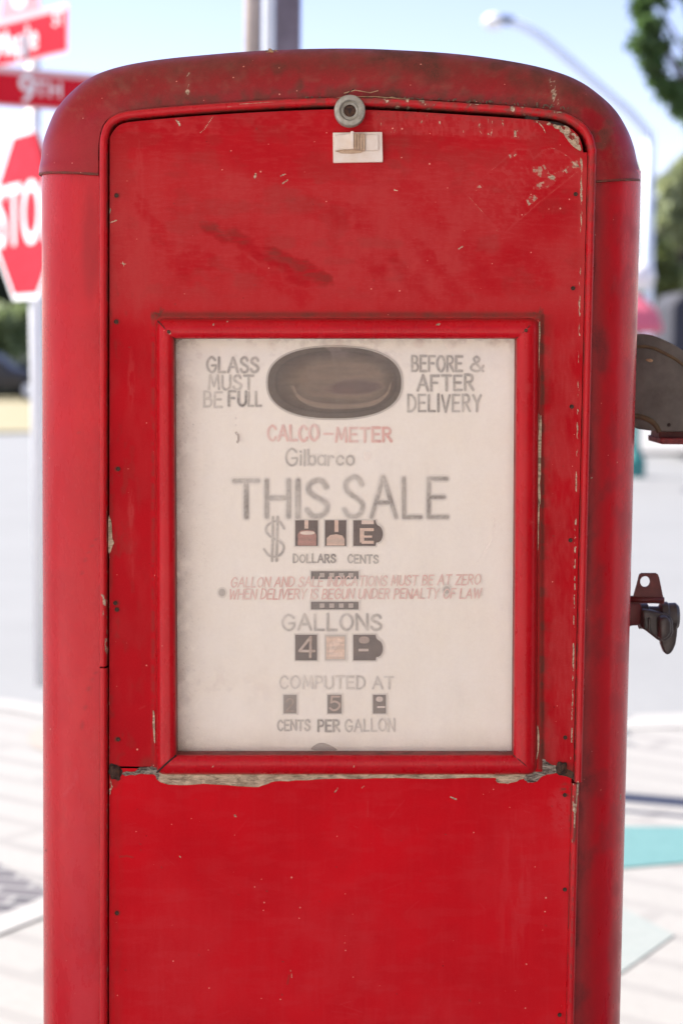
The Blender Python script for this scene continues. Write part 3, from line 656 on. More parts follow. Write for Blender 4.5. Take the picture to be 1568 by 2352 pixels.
def shade_bez(P):
    x, y = proj(P); w = np.zeros((*x.shape, 4)); f = fbm(x / 20, y / 20, 91); g = fbm(x / 6, y / 6, 92); b = fbm(x / 60, y / 120, 93)
    w[..., 0] = .10 * sst(.4, .7, b) + .5 * blob(x, y, 1222, 1205, 10, 40) * sst(.3, .6, f) + .4 * blob(x, y, 1214, 890, 8, 14)
    s = np.broadcast_to(np.array([p[0] for p in prof])[None, :], x.shape)
    w[..., 2] = .8 * sst(.80, 1.0, s) * (.4 + .7 * f) * np.where((y < 760) | (x > 1180), 1, .35) + .9 * sst(.03, 0, s)
    for c in ((388, 762), (1207, 759)):
        w[..., 1] += .7 * blob(x + 5 * (g - .5), y, *c, 6.5, 7)
    for a, bb in (((486, 742), (490, 746)), ((1003, 746), (1012, 746)), ((489, 1758), (492, 1762)), ((742, 1756), (744, 1760)), ((812, 1762), (815, 1764)), ((1060, 1744), (1061, 1748)), ((380, 1560), (382, 1566)), ((522, 738), (526, 740))):
        w[..., 1] += .62 * line(x + 2 * (g - .5), y, [a, bb], 1.1, 1.2)
    w[..., 0] += .5 * sst(.9, 1, s) * sst(.5, .65, g)
    return np.clip(w, 0, 1)
frame = link('window_frame', grid_me('window_frame', Pz, shade_bez(Pz), closed_u=True, flip=False), M['trim'], PUMP)
for c in ((388, 762), (1207, 759)):
    scr = lathe_me('screw', [(0, -.0015), (.0017, -.0013), (.0022, -.0004), (.0024, .001)], 10, 'Y')
    link('screw', scr, M['rust'], frame, at_y(*c, -.0150))
def strip(name, pts, w_, mat, parent, y):
    p = [at_y(a[0], a[1], yy)for a, yy in zip(pts, y)]
    me = tube_me(name, p, w_, 6); return link(name, me, mat, parent)
strip('mitre_gap', [(405, 1735), (392, 1745), (379, 1757), (366, 1769), (361, 1774)], .0011, M['soot'], frame, [-.0112, -.0152, -.0154, -.0112, -.006])
strip('mitre_gap', [(1178, 1735), (1192, 1746), (1205, 1757), (1216, 1767)], .00055, M['soot'], frame, [-.0112, -.0152, -.0154, -.0118])
strip('mitre_gap', [(400, 777), (388, 764), (372, 747), (362, 737)], .00055, M['soot'], frame, [-.0112, -.0152, -.0148, -.007])
strip('mitre_gap', [(1185, 777), (1200, 764), (1214, 750), (1224, 740)], .0005, M['soot'], frame, [-.0112, -.0152, -.0148, -.0085])

# ------------------------------------------------------------------ dial behind milky glass
Y_DIAL, Y_PANE = 0.0125, 0.0075
def dial_mat():
    t = NT('cream_dial'); a = t.noise(t.obj(), 14, 4, 0.6); b = t.noise(t.obj((1, 1, 1)), 300, 2, 0.6)
    c = t.mix(t.ramp(a, .3, .7), (0.94, 0.905, 0.805), (0.96, 0.94, 0.865)); c = t.mix(t.ramp(b, .35, .65, 0, .05), c, (.5, .38, .30))
    return t.surf(Base_Color=c, Roughness=.7)
def letter_mat(l1=.75, h1=1.25, l2=.58, h2=1.35, streak=False):
    t = NT('faded_dial_ink'); oi = t.t.nodes.new('ShaderNodeObjectInfo'); n = t.noise(t.obj(), 330, 4, 0.7); n2 = t.noise(t.obj(), 32, 3, .6)
    bg = (0.95, 0.92, 0.835)
    al = t.math('MULTIPLY', oi.outputs['Alpha'], t.math('MULTIPLY', t.ramp(n, .25, .7, l1, h1), t.ramp(n2, .3, .7, l2, h2)), clamp=True)
    ic = oi.outputs['Color']
    if streak:
        st = t.noise(t.obj((1, 1, 9)), 26, 5, .7); ic = t.mix(t.ramp(st, .3, .7, .0, .55), ic, t.mix(1.0, ic, (1.9, 1.75, 1.6), 'MULTIPLY'))
        ic = t.mix(t.ramp(t.noise(t.obj(), 500, 2, .6), .35, .65, 0, .16), ic, (.03, .025, .02))
    return t.surf(Base_Color=t.mix(al, bg, ic), Roughness=.7)
def pane_mat():
    t = NT('milky_glass'); a = t.t.nodes.new('ShaderNodeAttribute'); a.attribute_name = 'wear'
    t.node('ShaderNodeSeparateColor', Color=a.outputs['Color']); sp = t.t.nodes[-1]
    R, G, B = sp.outputs
    tr = t.node('ShaderNodeBsdfTransparent', Color=(.97, .95, .93)); n = t.noise(t.obj(), 420, 3, .7); n2 = t.noise(t.obj((1, 1, .3)), 30, 4, .6)
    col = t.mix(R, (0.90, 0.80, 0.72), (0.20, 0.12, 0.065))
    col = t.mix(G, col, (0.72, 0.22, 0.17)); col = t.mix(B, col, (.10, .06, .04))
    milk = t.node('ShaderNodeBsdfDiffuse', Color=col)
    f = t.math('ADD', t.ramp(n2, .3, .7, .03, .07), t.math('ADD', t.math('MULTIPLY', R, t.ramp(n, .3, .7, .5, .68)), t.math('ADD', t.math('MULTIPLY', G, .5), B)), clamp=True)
    m1 = t.node('ShaderNodeMixShader', i0=f, i1=tr, i2=milk)
    gl = t.node('ShaderNodeBsdfGlossy', Color=(1, 1, 1), Roughness=t.ramp(n2, .3, .7, .16, .30))
    fr = t.node('ShaderNodeFresnel', IOR=1.42)
    m2 = t.node('ShaderNodeMixShader', i0=t.math('MULTIPLY', fr, .35), i1=m1, i2=gl)
    t.t.links.new(m2, t.out.inputs[0]); return t.m
M['dial'] = dial_mat(); M['ink'] = letter_mat(); M['ink2'] = letter_mat(.99, 1.01, .98, 1.02, True); M['pane'] = pane_mat()
a, b = at_y(390, 1748, Y_DIAL), at_y(1194, 764, Y_DIAL)
bm = box_bm(bmesh.new(), ((a[0] + b[0]) / 2, Y_DIAL + .001, (a[2] + b[2]) / 2), (b[0] - a[0], .002, b[2] - a[2]))
dial = link('dial_face', bm_me('dial_face', bm), M['dial'], PUMP)
a, b = at_y(392, 1744, Y_PANE), at_y(1192, 768, Y_PANE)
gx = np.linspace(a[0], b[0], 340); gz = np.linspace(a[2], b[2], 400)
Pp = np.zeros((340, 400, 3)); Pp[..., 0] = gx[:, None]; Pp[..., 1] = Y_PANE; Pp[..., 2] = gz[None, :]
def shade_pane(P):
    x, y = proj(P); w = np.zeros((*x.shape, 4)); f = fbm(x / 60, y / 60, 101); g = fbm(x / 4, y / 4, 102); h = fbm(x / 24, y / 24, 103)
    w[..., 0] = .55 * sst(62, 0, x - 404) * (.3 + f) * sst(.2, .6, h + .1) + .30 * sst(9, 0, x - 402) + .42 * sst(1655, 1735, y) * (.3 + .9 * f) + .5 * sst(1726, 1734, y) + .35 * sst(26, 0, y - 780) * sst(.4, .6, h) + .18 * sst(820, 404, x) * sst(1300, 1730, y) * f  # browner left and bottom edges: dirt with some shade painted in
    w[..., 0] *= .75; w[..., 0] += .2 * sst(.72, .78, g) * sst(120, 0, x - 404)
    w[..., 1] = .22 * sst(.6, .75, h) * sst(90, 0, y - 780) + .25 * blob(x, y, 843, 1047, 13, 14) + .25 * line(x + 3 * (g - .5), y, [(1135, 1190), (1130, 1240), (1108, 1275), (1098, 1290)], .3, 2) + .15 * sst(100, 0, x - 404) * sst(1400, 1000, y) * h + .2 * sst(900, 404, x) * sst(1500, 1580, y) * sst(1640, 1580, y) * sst(.5, .7, h)
    w[..., 2] = .75 * line(x + 3 * (g - .5), y, [(543, 994), (547, 1000), (548, 1008), (546, 1016)], 1.6, 2.4) * sst(.2, .5, g) + .25 * blob(x, y, 542, 970, 3, 22) * sst(.55, .62, g) + .8 * line(x, y, [(575, 1731), (694, 1729)], .8, 1.6)
    for c in ((1147, 1726), (1154, 1726), (1161, 1726)): w[..., 2] += .5 * blob(x, y, *c, 3, 3)
    for k in range(7):
        rr = random.Random(200 + k); w[..., 2] += .28 * blob(x, y, rr.uniform(410, 1170), rr.uniform(790, 1700), 1.6, 1.6)
    return np.clip(w, 0, 1)
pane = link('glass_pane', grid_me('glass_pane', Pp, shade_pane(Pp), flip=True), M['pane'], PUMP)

S = lambda *p: ('s', p)
L = lambda *p: ('l', p)
O = lambda *p: ('o', p)
FONT = {
 'A': (.8, [L((0, 0), (.4, 1), (.8, 0)), L((.15, .36), (.65, .36))]), 'B': (.6, [L((0, 0), (0, 1)), S((0, 1), (.38, .97), (.5, .77), (.38, .56), (0, .52)), S((0, .52), (.44, .5), (.6, .27), (.44, .03), (0, 0))]),
 'C': (.68, [S((.66, .80), (.5, .96), (.32, 1), (.09, .80), (0, .5), (.09, .19), (.32, 0), (.52, .04), (.68, .2))]), 'D': (.66, [L((0, 0), (0, 1)), S((0, 1), (.34, .96), (.6, .74), (.66, .5), (.6, .24), (.34, .03), (0, 0))]),
 'E': (.6, [L((.58, 1), (0, 1), (0, 0), (.6, 0)), L((0, .52), (.5, .52))]), 'F': (.58, [L((.58, 1), (0, 1), (0, 0)), L((0, .52), (.46, .52))]),
 'G': (.74, [S((.68, .82), (.5, .97), (.32, 1), (.09, .80), (0, .5), (.09, .19), (.34, 0), (.58, .05), (.72, .25), (.74, .44)), L((.74, .44), (.42, .44))]), 'H': (.66, [L((0, 0), (0, 1)), L((.66, 0), (.66, 1)), L((0, .52), (.66, .52))]),
 'I': (.04, [L((.02, 0), (.02, 1))]), 'L': (.55, [L((0, 1), (0, 0), (.55, 0))]), 'M': (.82, [L((0, 0), (.1, 1), (.41, .2), (.72, 1), (.82, 0))]), 'N': (.68, [L((0, 0), (0, 1), (.68, 0), (.68, 1))]),
 'O': (.78, [O((.39, 1), (.11, .82), (0, .5), (.11, .18), (.39, 0), (.67, .18), (.78, .5), (.67, .82))]), 'P': (.58, [L((0, 0), (0, 1)), S((0, 1), (.42, .97), (.58, .74), (.42, .5), (0, .46))]),
 'R': (.64, [L((0, 0), (0, 1)), S((0, 1), (.42, .97), (.56, .76), (.42, .54), (0, .5)), L((.25, .5), (.64, 0))]), 'S': (.62, [S((.58, .82), (.46, .97), (.28, 1), (.08, .88), (.06, .70), (.22, .56), (.42, .46), (.60, .30), (.54, .10), (.34, 0), (.14, .03), (0, .18))]),
 'T': (.72, [L((0, 1), (.72, 1)), L((.36, 1), (.36, 0))]), 'U': (.66, [S((0, 1), (0, .62), (.03, .2), (.33, 0), (.63, .2), (.66, .62), (.66, 1))]), 'V': (.7, [L((0, 1), (.35, 0), (.7, 1))]), 'W': (.95, [L((0, 1), (.22, 0), (.48, .85), (.74, 0), (.95, 1))]),
 'Y': (.68, [L((0, 1), (.34, .48), (.68, 1)), L((.34, .48), (.34, 0))]), 'Z': (.62, [L((0, 1), (.62, 1), (0, 0), (.62, 0))]), '-': (.42, [L((0, .48), (.42, .48))]),
 '&': (.76, [S((.76, .36), (.58, .08), (.28, 0), (.03, .16), (.10, .42), (.40, .62), (.52, .82), (.38, 1), (.22, .9), (.26, .68), (.5, .3), (.74, 0))]),
 '$': (.62, [S((.60, .74), (.48, .87), (.30, .90), (.08, .80), (.06, .66), (.22, .54), (.42, .46), (.60, .34), (.54, .17), (.34, .09), (.14, .13), (0, .26)), L((.25, 1.0), (.25, 0)), L((.39, 1.0), (.39, 0))]),
 '4': (.6, [L((.44, 0), (.44, 1), (0, .3), (.6, .3))]), '2': (.6, [S((.02, .76), (.12, .94), (.32, 1), (.54, .86), (.54, .64), (.3, .34), (0, 0)), L((0, 0), (.6, 0))]), '5': (.6, [L((.56, 1), (.1, 1), (.06, .56)), S((.06, .56), (.3, .64), (.56, .48), (.58, .24), (.4, .03), (.18, 0), (0, .14))]),
 'i': (.04, [L((.02, 0), (.02, .56)), L((.02, .78), (.02, .80))]), 'l': (.04, [L((.02, 0), (.02, .96))]), 'b': (.46, [L((0, 0), (0, .96)), O((.24, .56), (.04, .40), (.04, .14), (.24, 0), (.45, .14), (.45, .42))]),
 'a': (.46, [O((.22, .56), (.01, .42), (.01, .14), (.22, 0), (.42, .14), (.42, .42)), L((.46, .56), (.46, 0))]), 'r': (.34, [L((0, .56), (0, 0)), S((0, .36), (.1, .52), (.24, .56), (.34, .50))]),
 'c': (.42, [S((.42, .44), (.26, .56), (.06, .46), (0, .28), (.06, .08), (.26, 0), (.42, .10))]), 'o': (.5, [O((.25, .56), (.03, .42), (.03, .14), (.25, 0), (.47, .14), (.47, .42))]),
}
def ribbon(p, w, y, V, F):
    p = np.array(p); 
    if len(p) < 2: return
    closed = np.linalg.norm(p[0] - p[-1]) < 1e-7 and len(p) > 3
    # join: split at sharp corners so each stretch keeps its full width
    t = np.diff(p, axis=0); t /= np.linalg.norm(t, axis=1, keepdims=True) + 1e-12
    cut = [0] + [i for i in range(1, len(p) - 1) if (t[i] * t[i - 1]).sum() < .7] + [len(p) - 1]
    for si, (a, b) in enumerate(zip(cut[:-1], cut[1:])):
        q = p[a:b + 1]; tt = np.gradient(q, axis=0) if len(q) > 2 else np.repeat(q[1:] - q[:1], 2, 0); tt /= np.linalg.norm(tt, axis=1, keepdims=True) + 1e-12
        nn = np.stack([-tt[:, 1], tt[:, 0]], 1); base = len(V); yy = y - si * 4e-6
        lft, rgt = q + nn * w, q - nn * w
        arc0 = [q[0] + w * (math.cos(k) * nn[0] - math.sin(k) * tt[0]) for k in np.linspace(0, math.pi, 7)[1:-1]]
        arc1 = [q[-1] + w * (-math.cos(k) * nn[-1] + math.sin(k) * tt[-1]) for k in np.linspace(0, math.pi, 7)[1:-1]]
        for k in range(len(q)): V.append((lft[k][0], yy - k * 2.5e-7, lft[k][1])); V.append((rgt[k][0], yy - k * 2.5e-7, rgt[k][1]))
        for k in range(len(q) - 1): F.append((base + 2 * k, base + 2 * k + 1, base + 2 * k + 3, base + 2 * k + 2))
        if closed: continue
        i0 = len(V); V += [(c[0], yy, c[1]) for c in arc0]; F.append((base, *range(i0, len(V)), base + 1))
        i1 = len(V); V += [(c[0], yy, c[1]) for c in arc1]; F.append((base + 2 * len(q) - 1, *range(i1, len(V)), base + 2 * len(q) - 2))
def letters(text, x0, x1, y0, y1, wpx, col, alpha, slope=0.0, slant=0.0, seed=0, jit=.03, gap=.26, y=None, yb=0.0, parent=None, label=None):
    """hand lettering fitted into a box of the photo; the strokes are a flat mesh just off the dial"""
    yd = (Y_DIAL - .0006) if y is None else y
    rnd = random.Random(seed + len(text)); adv = []; X = 0
    for ch in text:
        if ch == ' ': X += .46; adv.append(None); continue
        adv.append(X); X += FONT[ch][0] + gap
    tot = X - gap; H = y1 - y0; sx = (x1 - x0) / tot
    V, F, V2, F2, V3, F3 = [], [], [], [], [], []; k = 0
    for ch, ax in zip(text, adv):
        if ax is None: continue
        jy, js, jr = rnd.uniform(-jit, jit), 1 + rnd.uniform(-jit, jit) * 1.2, rnd.uniform(-jit, jit) * .9
        for kind, pts in FONT[ch][1]:
            pts = [np.array(q, float) for q in pts]
            q = cr(pts, 7) if kind == 's' else cr(pts, 7, True) if kind == 'o' else pts
            if kind == 'o': q = q + [q[0]]
            if kind == 'l':
                q2 = []
                for a_, b_ in zip(q[:-1], q[1:]): q2 += [a_ + (b_ - a_) * s for s in (0, .35, .7)]
                q = q2 + [q[-1]]
            P = []
            for c in q:
                cx, cy = c[0], c[1] * js + jy
                cx += jr * (cy - .5) + slant * cy
                px_ = x0 + (ax + cx) * sx; py_ = y1 - cy * H - slope * (px_ - x0)
                P.append(at_y(px_, py_, yd)[[0, 2]])
            k += 1
            wj = rnd.uniform(.9, 1.12); ribbon(P, wpx * .5 * PX * wj * (.72 if y is None else 1), yd - k * 1.6e-5 - .0004, V, F); ribbon(P, wpx * .5 * PX * wj * 1.22, yd + .0002 - k * 5e-6, V3, F3)
            ribbon(P, wpx * .5 * PX * 1.9, yd + .0005 - k * 3e-6, V2, F2)
    for vv, ff, al in ((V2, F2, alpha * .28), (V, F, alpha)):
        pass
    o = link('lettering', flat_me('lettering', V, F), M['ink'], parent or dial); o.color = (*col, alpha)
    if y is not None: return o
    e_ = link('ink_bleed', flat_me('ink_bleed', V3, F3), M['ink'], o); e_.color = (*col, alpha * .62)
    if wpx > 4:
        h = link('ink_bleed', flat_me('ink_bleed', V2, F2), M['ink'], o); h.color = (*col, alpha * .22)
    if label: o['label'] = label
    return o
GREY = (0.10, 0.085, 0.078); RED = (0.68, 0.065, 0.045)
letters('GLASS', 476, 593, 822, 855, 5.6, GREY, .50, seed=1)
letters('MUST', 480, 581, 863, 894, 5.2, GREY, .48, seed=2)
letters('BE', 469, 510, 900, 934, 4.8, GREY, .36, seed=3)
letters('FU', 526, 565, 900, 932, 6.0, (.06, .055, .055), .66, seed=4)
letters('LL', 571, 599, 900, 932, 5.0, GREY, .46, seed=5)
letters('BEFORE', 946, 1060, 818, 852, 5.2, GREY, .52, seed=6)
letters('&', 1080, 1109, 820, 852, 5.0, GREY, .45, seed=7)
letters('AFTER', 959, 1086, 862, 896, 5.4, GREY, .52, seed=8)
letters('DELIVERY', 937, 1103, 908, 945, 5.0, GREY, .50, seed=9, gap=.3)
letters('CALCO', 616, 731, 978, 1012, 5.6, RED, .36, seed=10, label='red hand lettering near the top of the dial')
letters('-', 744, 764, 980, 1012, 4.6, RED, .34, seed=11)
letters('METER', 772, 898, 984, 1014, 5.4, RED, .40, seed=12)
letters('Gilbarco', 657, 812, 1031, 1068, 4.8, GREY, .42, seed=13, gap=.22)
letters('THIS', 538, 752, 1104, 1187, 11.0, GREY, .54, seed=14, jit=.02)
letters('SALE', 790, 1026, 1098, 1187, 10.4, GREY, .56, seed=15, jit=.02)
letters('$', 607, 653, 1190, 1288, 5.4, GREY, .46, seed=16)
letters('DOLLARS', 674, 770, 1274, 1292, 3.8, GREY, .52, seed=17)
letters('CENTS', 799, 868, 1275, 1293, 3.8, GREY, .48, seed=18)
letters('GALLON AND SALE INDICATIONS MUST BE AT ZERO', 530, 1101, 1327, 1349, 3.0, RED, .32, slope=.012, slant=.2, seed=19, gap=.22)
letters('WHEN DELIVERY IS BEGUN UNDER PENALTY OF LAW', 526, 1102, 1354, 1376, 3.1, RED, .36, slope=.004, slant=.2, seed=20, gap=.22)
letters('GALLONS', 649, 875, 1411, 1446, 5.6, GREY, .42, seed=21)
letters('COMPUTED AT', 643, 903, 1554, 1581, 4.4, GREY, .32, seed=22)
letters('CENTS', 638, 711, 1654, 1677, 4.2, GREY, .42, seed=23)
letters('PER', 731, 779, 1655, 1680, 4.8, GREY, .58, seed=24)
letters('GALLON', 793, 905, 1652, 1679, 4.2, GREY, .42, seed=25)

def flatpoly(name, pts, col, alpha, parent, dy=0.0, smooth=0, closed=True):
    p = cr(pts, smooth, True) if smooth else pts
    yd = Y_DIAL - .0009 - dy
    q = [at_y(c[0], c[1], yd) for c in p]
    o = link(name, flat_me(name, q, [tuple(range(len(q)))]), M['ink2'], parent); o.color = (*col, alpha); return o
def ell(cx, cy, rx, ry, n=40, e=2.4):
    return [(cx + rx * math.copysign(abs(math.cos(t)) ** (2 / e), math.cos(t)), cy + ry * math.copysign(abs(math.sin(t)) ** (2 / e), math.sin(t))) for t in np.linspace(0, 2 * math.pi, n, False)]
def rect(x0, y0, x1, y1): return [(x0, y0), (x1, y0), (x1, y1), (x0, y1)]
# sight glass
BR = (.085, .066, .052)
sg = flatpoly('sight_glass', ell(768, 879, 153, 82, 60), (.075, .060, .048), .95, dial, dy=.0002)
h = flatpoly('ink_bleed', ell(768, 879, 157.5, 86, 60), BR, .45, sg, dy=.00005)
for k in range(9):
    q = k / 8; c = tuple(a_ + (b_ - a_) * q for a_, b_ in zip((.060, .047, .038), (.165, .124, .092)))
    flatpoly('sight_bowl_shading', ell(771 + 12 * q, 878 - 3 * q, 140 - 46 * q, 72 - 32 * q, 50, 2.35), c, .96, sg, dy=.0003 + k * .00006)  # flat ovals in colour steps paint the shading of a bowl
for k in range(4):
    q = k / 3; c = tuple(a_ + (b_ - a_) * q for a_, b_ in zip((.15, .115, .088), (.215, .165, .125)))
    flatpoly('sight_bowl_shading', [(666 + 8 * q, 884), (690, 908 + 4 * q), (730, 923 + 4 * q), (790, 927 + 4 * q), (850, 921 + 4 * q), (884, 905), (898 - 3 * q, 876 + 6 * q), (893 - 2 * q, 903), (858, 932 - 2 * q), (784, 940 - 3 * q), (718, 935 - 3 * q), (682, 914 - 2 * q)], c, .95, sg, dy=.0009 + k * .00006, smooth=4)
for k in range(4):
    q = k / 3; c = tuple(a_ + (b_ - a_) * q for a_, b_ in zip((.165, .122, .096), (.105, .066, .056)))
    flatpoly('sight_bowl_shading', [(745 + 22 * q, 886), (800, 868 + 8 * q), (860, 872 + 8 * q), (884 - 16 * q, 890), (840, 906 - 5 * q), (780, 908 - 6 * q), (742 + 24 * q, 898)], c, .96, sg, dy=.0012 + k * .00006, smooth=5)
# counter windows
def window(x0, y0, x1, y1, al, bits, rounded=False):
    pts = rect(x0, y0, x1, y1)
    if rounded: pts = [(x0, y0), (x1, y0), (x1 + 2, y0 + 8)] + [(x1 + 3 + 14 * math.cos(t), (y0 + y1) / 2 + 2 + 20 * math.sin(t)) for t in np.linspace(-1.35, 1.35, 10)] + [(x1 + 2, y1 - 8), (x1, y1), (x0, y1)]
    o = flatpoly('counter_window', pts, (.075, .055, .05), al, dial, dy=.0002)
    flatpoly('ink_bleed', [(c[0] + math.copysign(3, c[0] - (x0 + x1) / 2), c[1] + math.copysign(3, c[1] - (y0 + y1) / 2)) for c in pts], GREY, al * .3, o, dy=.00005)
    for k, (p, c, a_) in enumerate(bits): flatpoly('number_wheel', p, c, a_, o, dy=.0004 + k * .00006)
    return o
TAN = (.60, .45, .36); PK = (.36, .18, .15)
window(678, 1195, 730, 1254, .95, [(rect(699, 1195, 708, 1214), TAN, .8), ([(684, 1253), (684, 1226), (690, 1219), (704, 1217), (720, 1219), (726, 1228), (726, 1253)], PK, .92), (ell(706, 1224, 17, 4), TAN, .5)])
window(746, 1195, 795, 1254, .95, [(rect(768, 1195, 777, 1222), TAN, .9), ([(750, 1253), (750, 1236), (758, 1229), (772, 1227), (786, 1230), (791, 1238), (791, 1253)], (.50, .36, .28), .8)])
window(811, 1195, 862, 1254, .95, [(rect(830, 1195, 858, 1204), TAN, .6), (rect(826, 1213, 858, 1220), TAN, .85), (rect(826, 1220, 836, 1246), TAN, .85), (rect(836, 1230, 854, 1235), TAN, .8), (rect(830, 1242, 858, 1249), TAN, .85)], True)
window(678, 1458, 728, 1517, .88, [])
letters('4', 688, 722, 1463, 1508, 6.5, (.46, .37, .31), .93, parent=dial, y=Y_DIAL - .0019)
window(746, 1458, 794, 1517, .42, [(rect(749, 1462, 791, 1514), (.62, .50, .41), .92), ([(756, 1478), (778, 1466), (786, 1470), (764, 1500), (786, 1498), (786, 1508), (756, 1508)], (.70, .58, .49), .9)])
window(811, 1458, 862, 1517, .90, [(ell(836, 1470, 12, 8), (.26, .19, .16), .8), (rect(823, 1490, 846, 1496), (.28, .2, .17), .6)], True)
window(651, 1596, 681, 1639, .72, [])
letters('2', 658, 674, 1605, 1632, 3.4, (.40, .32, .27), .93, parent=dial, y=Y_DIAL - .0019)
window(752, 1596, 784, 1639, .78, [])
letters('5', 758, 780, 1600, 1630, 5.0, (.55, .45, .38), .95, parent=dial, y=Y_DIAL - .0019)
window(856, 1596, 886, 1639, .80, [(ell(871, 1606, 8, 6), (.42, .34, .3), .6), (rect(866, 1622, 884, 1626), (.5, .4, .35), .5)])
for yy in (1312, 1382):
    o = flatpoly('counter_bar', rect(714, yy, 823, yy + 18), (.06, .05, .048), .84, dial, dy=.0002)
    for k in range(4): flatpoly('bar_mark', rect(734 + 22 * k, yy + 4, 745 + 22 * k, yy + 14), (.20, .15, .13), .6, o, dy=.0004)
    flatpoly('ink_bleed', rect(710, yy - 3, 827, yy + 21), GREY, .2, o, dy=.00003)
for cx, cy in ((510, 1361), (1025, 1355)):
    o = flatpoly('dial_spot', ell(cx, cy, 8, 9, 20, 2), GREY, .50, dial, dy=.0003); flatpoly('ink_bleed', ell(cx, cy, 12, 13, 20, 2), GREY, .2, o, dy=.0001)
flatpoly('sight_glass', [(716, 1722), (722, 1712), (738, 1706), (756, 1711), (774, 1722), (760, 1724)], (.08, .06, .055), .60, dial, dy=.0002, smooth=4)

# ------------------------------------------------------------------ lock ring, switch, mud, scars
p = at_y(803, 254, -.013)
ring = link('lock_ring', lathe_me('lock_ring', [(.0068, .012), (.0068, .001), (.0085, .0000), (.0098, .0006), (.0102, -.0012), (.0118, -.0030), (.0150, -.0030), (.0166, -.0022), (.0174, -.0004), (.0174, .013)], 48, 'Y'), M['zinc'], PUMP, p)
link('lock_core', lathe_me('lock_core', [(0, .001), (.0022, .0006), (.0052, .0002), (.0070, .0012), (.0072, .006)], 24, 'Y'), M['rust'], ring, (0, .001, 0))
link('lock_core', flat_me('keyhole', [(-.0012, 0, -.0032), (.0012, 0, -.0032), (.0018, 0, .0028), (-.0018, 0, .0028)], [(0, 1, 2, 3)]), M['soot'], ring, (0, .0004, 0))
q = [at_y(*c, -.0045)[[0, 2]] for c in ((764, 304.5), (877.5, 303), (879, 372), (765, 374))]
plate = link('switch_plate', bm_me('switch_plate', prism_bm(q, -.0048, .001, .0006, 2), False), M['plastic'], PUMP)
plate['label'] = 'small white plastic slide catch below the grey lock ring'
def ridge(name, pts, y0, y1, mat, bv=.0006):
    q = [at_y(*c, y0)[[0, 2]] for c in pts]
    return link(name, bm_me(name, prism_bm(q, y0, y1, bv, 2), False), mat, plate)
ridge('slide_block', [(768, 311), (806, 305), (838, 306), (838, 344), (806, 343), (790, 343), (770, 346)], -.0092, -.0044, M['plastic'], .0012)
ridge('slide_block', [(838, 309), (869, 308), (869.5, 345), (838, 347)], -.0070, -.0044, M['plastic'], .0009)
ridge('slide_grip', [(805, 301), (812, 301), (812, 342), (806, 341)], -.0150, -.0088, M['plastic'], .0006)
for k in range(4): ridge('slide_grip', [(812.4 + 6.6 * k, 305 + k * .6), (818.4 + 6.6 * k, 305 + k * .6), (818.4 + 6.6 * k, 343 + 1.4 * k), (812.4 + 6.6 * k, 342 + 1.4 * k)], -.0138 + .0012 * k, -.0068, M['grubby'], .0007)
ridge('slide_block', [(769, 347), (790, 343), (812, 342), (836, 346), (828, 351), (806, 353), (784, 352)], -.0066, -.0044, M['grubby'], .0008)
def lump(name, px_, py_, y, sx, sy, sz, mat, parent, seed=0):
    bm = bmesh.new(); bmesh.ops.create_icosphere(bm, subdivisions=4, radius=1); rs = random.Random(seed); o1, o2 = rs.uniform(0, 9), rs.uniform(0, 9)
    for v in bm.verts:
        n = .30 * math.sin(3.1 * v.co.x + o1) * math.cos(2.7 * v.co.z + o2) + .18 * math.sin(7 * v.co.x + 5 * v.co.z + o2) + .1 * math.sin(13 * v.co.z + o1)
        v.co = Vector((v.co.x * sx, v.co.y * sy, v.co.z * sz)) * (1 + n)
    return link(name, bm_me(name, bm, True), mat, parent, at_y(px_, py_, y))
lump('mud_blob', 624, 127, .050, .0075, .008, .0056, M['nest'], cap, 3)
lump('mud_blob', 615, 126, .052, .0035, .006, .0042, M['soot'], cap, 5)
lump('mud_blob', 632, 125, .050, .0048, .006, .0040, M['nest'], cap, 8)
lump('dent_scar', 1141, 152, .046, .0068, .0035, .0035, M['soot'], cap, 9)
# cobweb twigs and debris lying on the trim
for k, pts in enumerate(([(790, 214), (815, 207), (850, 213), (868, 208)], [(795, 218), (803, 211), (812, 204)], [(760, 226), (800, 222), (860, 222), (940, 228)], [(880, 226), (900, 223), (918, 228)])):
    link('twig', tube_me('twig', [at_y(*c, -.002 - .002 * (i % 2)) for i, c in enumerate(pts)], .0005, 6), M['nest'] if k != 1 else M['soot'], trim)
rs = random.Random(12)
bm = bmesh.new()
for k in range(70):
    px_ = rs.uniform(700, 1310); py_ = 226 + (px_ - 790) ** 2 * 8.5e-5 + rs.uniform(-3, 3); s = rs.uniform(.0005, .0019)
    mat_ = Matrix.Translation(Vector(at_y(px_, py_, -.001))) @ Matrix.Rotation(rs.uniform(0, 3), 4, 'Y') @ Matrix.Diagonal((s * rs.uniform(1, 2.4), s, s * .7, 1))
    bmesh.ops.create_icosphere(bm, subdivisions=1, radius=1, matrix=mat_)
struct(link('grit', bm_me('grit', bm), simple('grit', (.20, .13, .085), .9, .2, 300, col2=(.06, .04, .03)), trim), 'stuff')

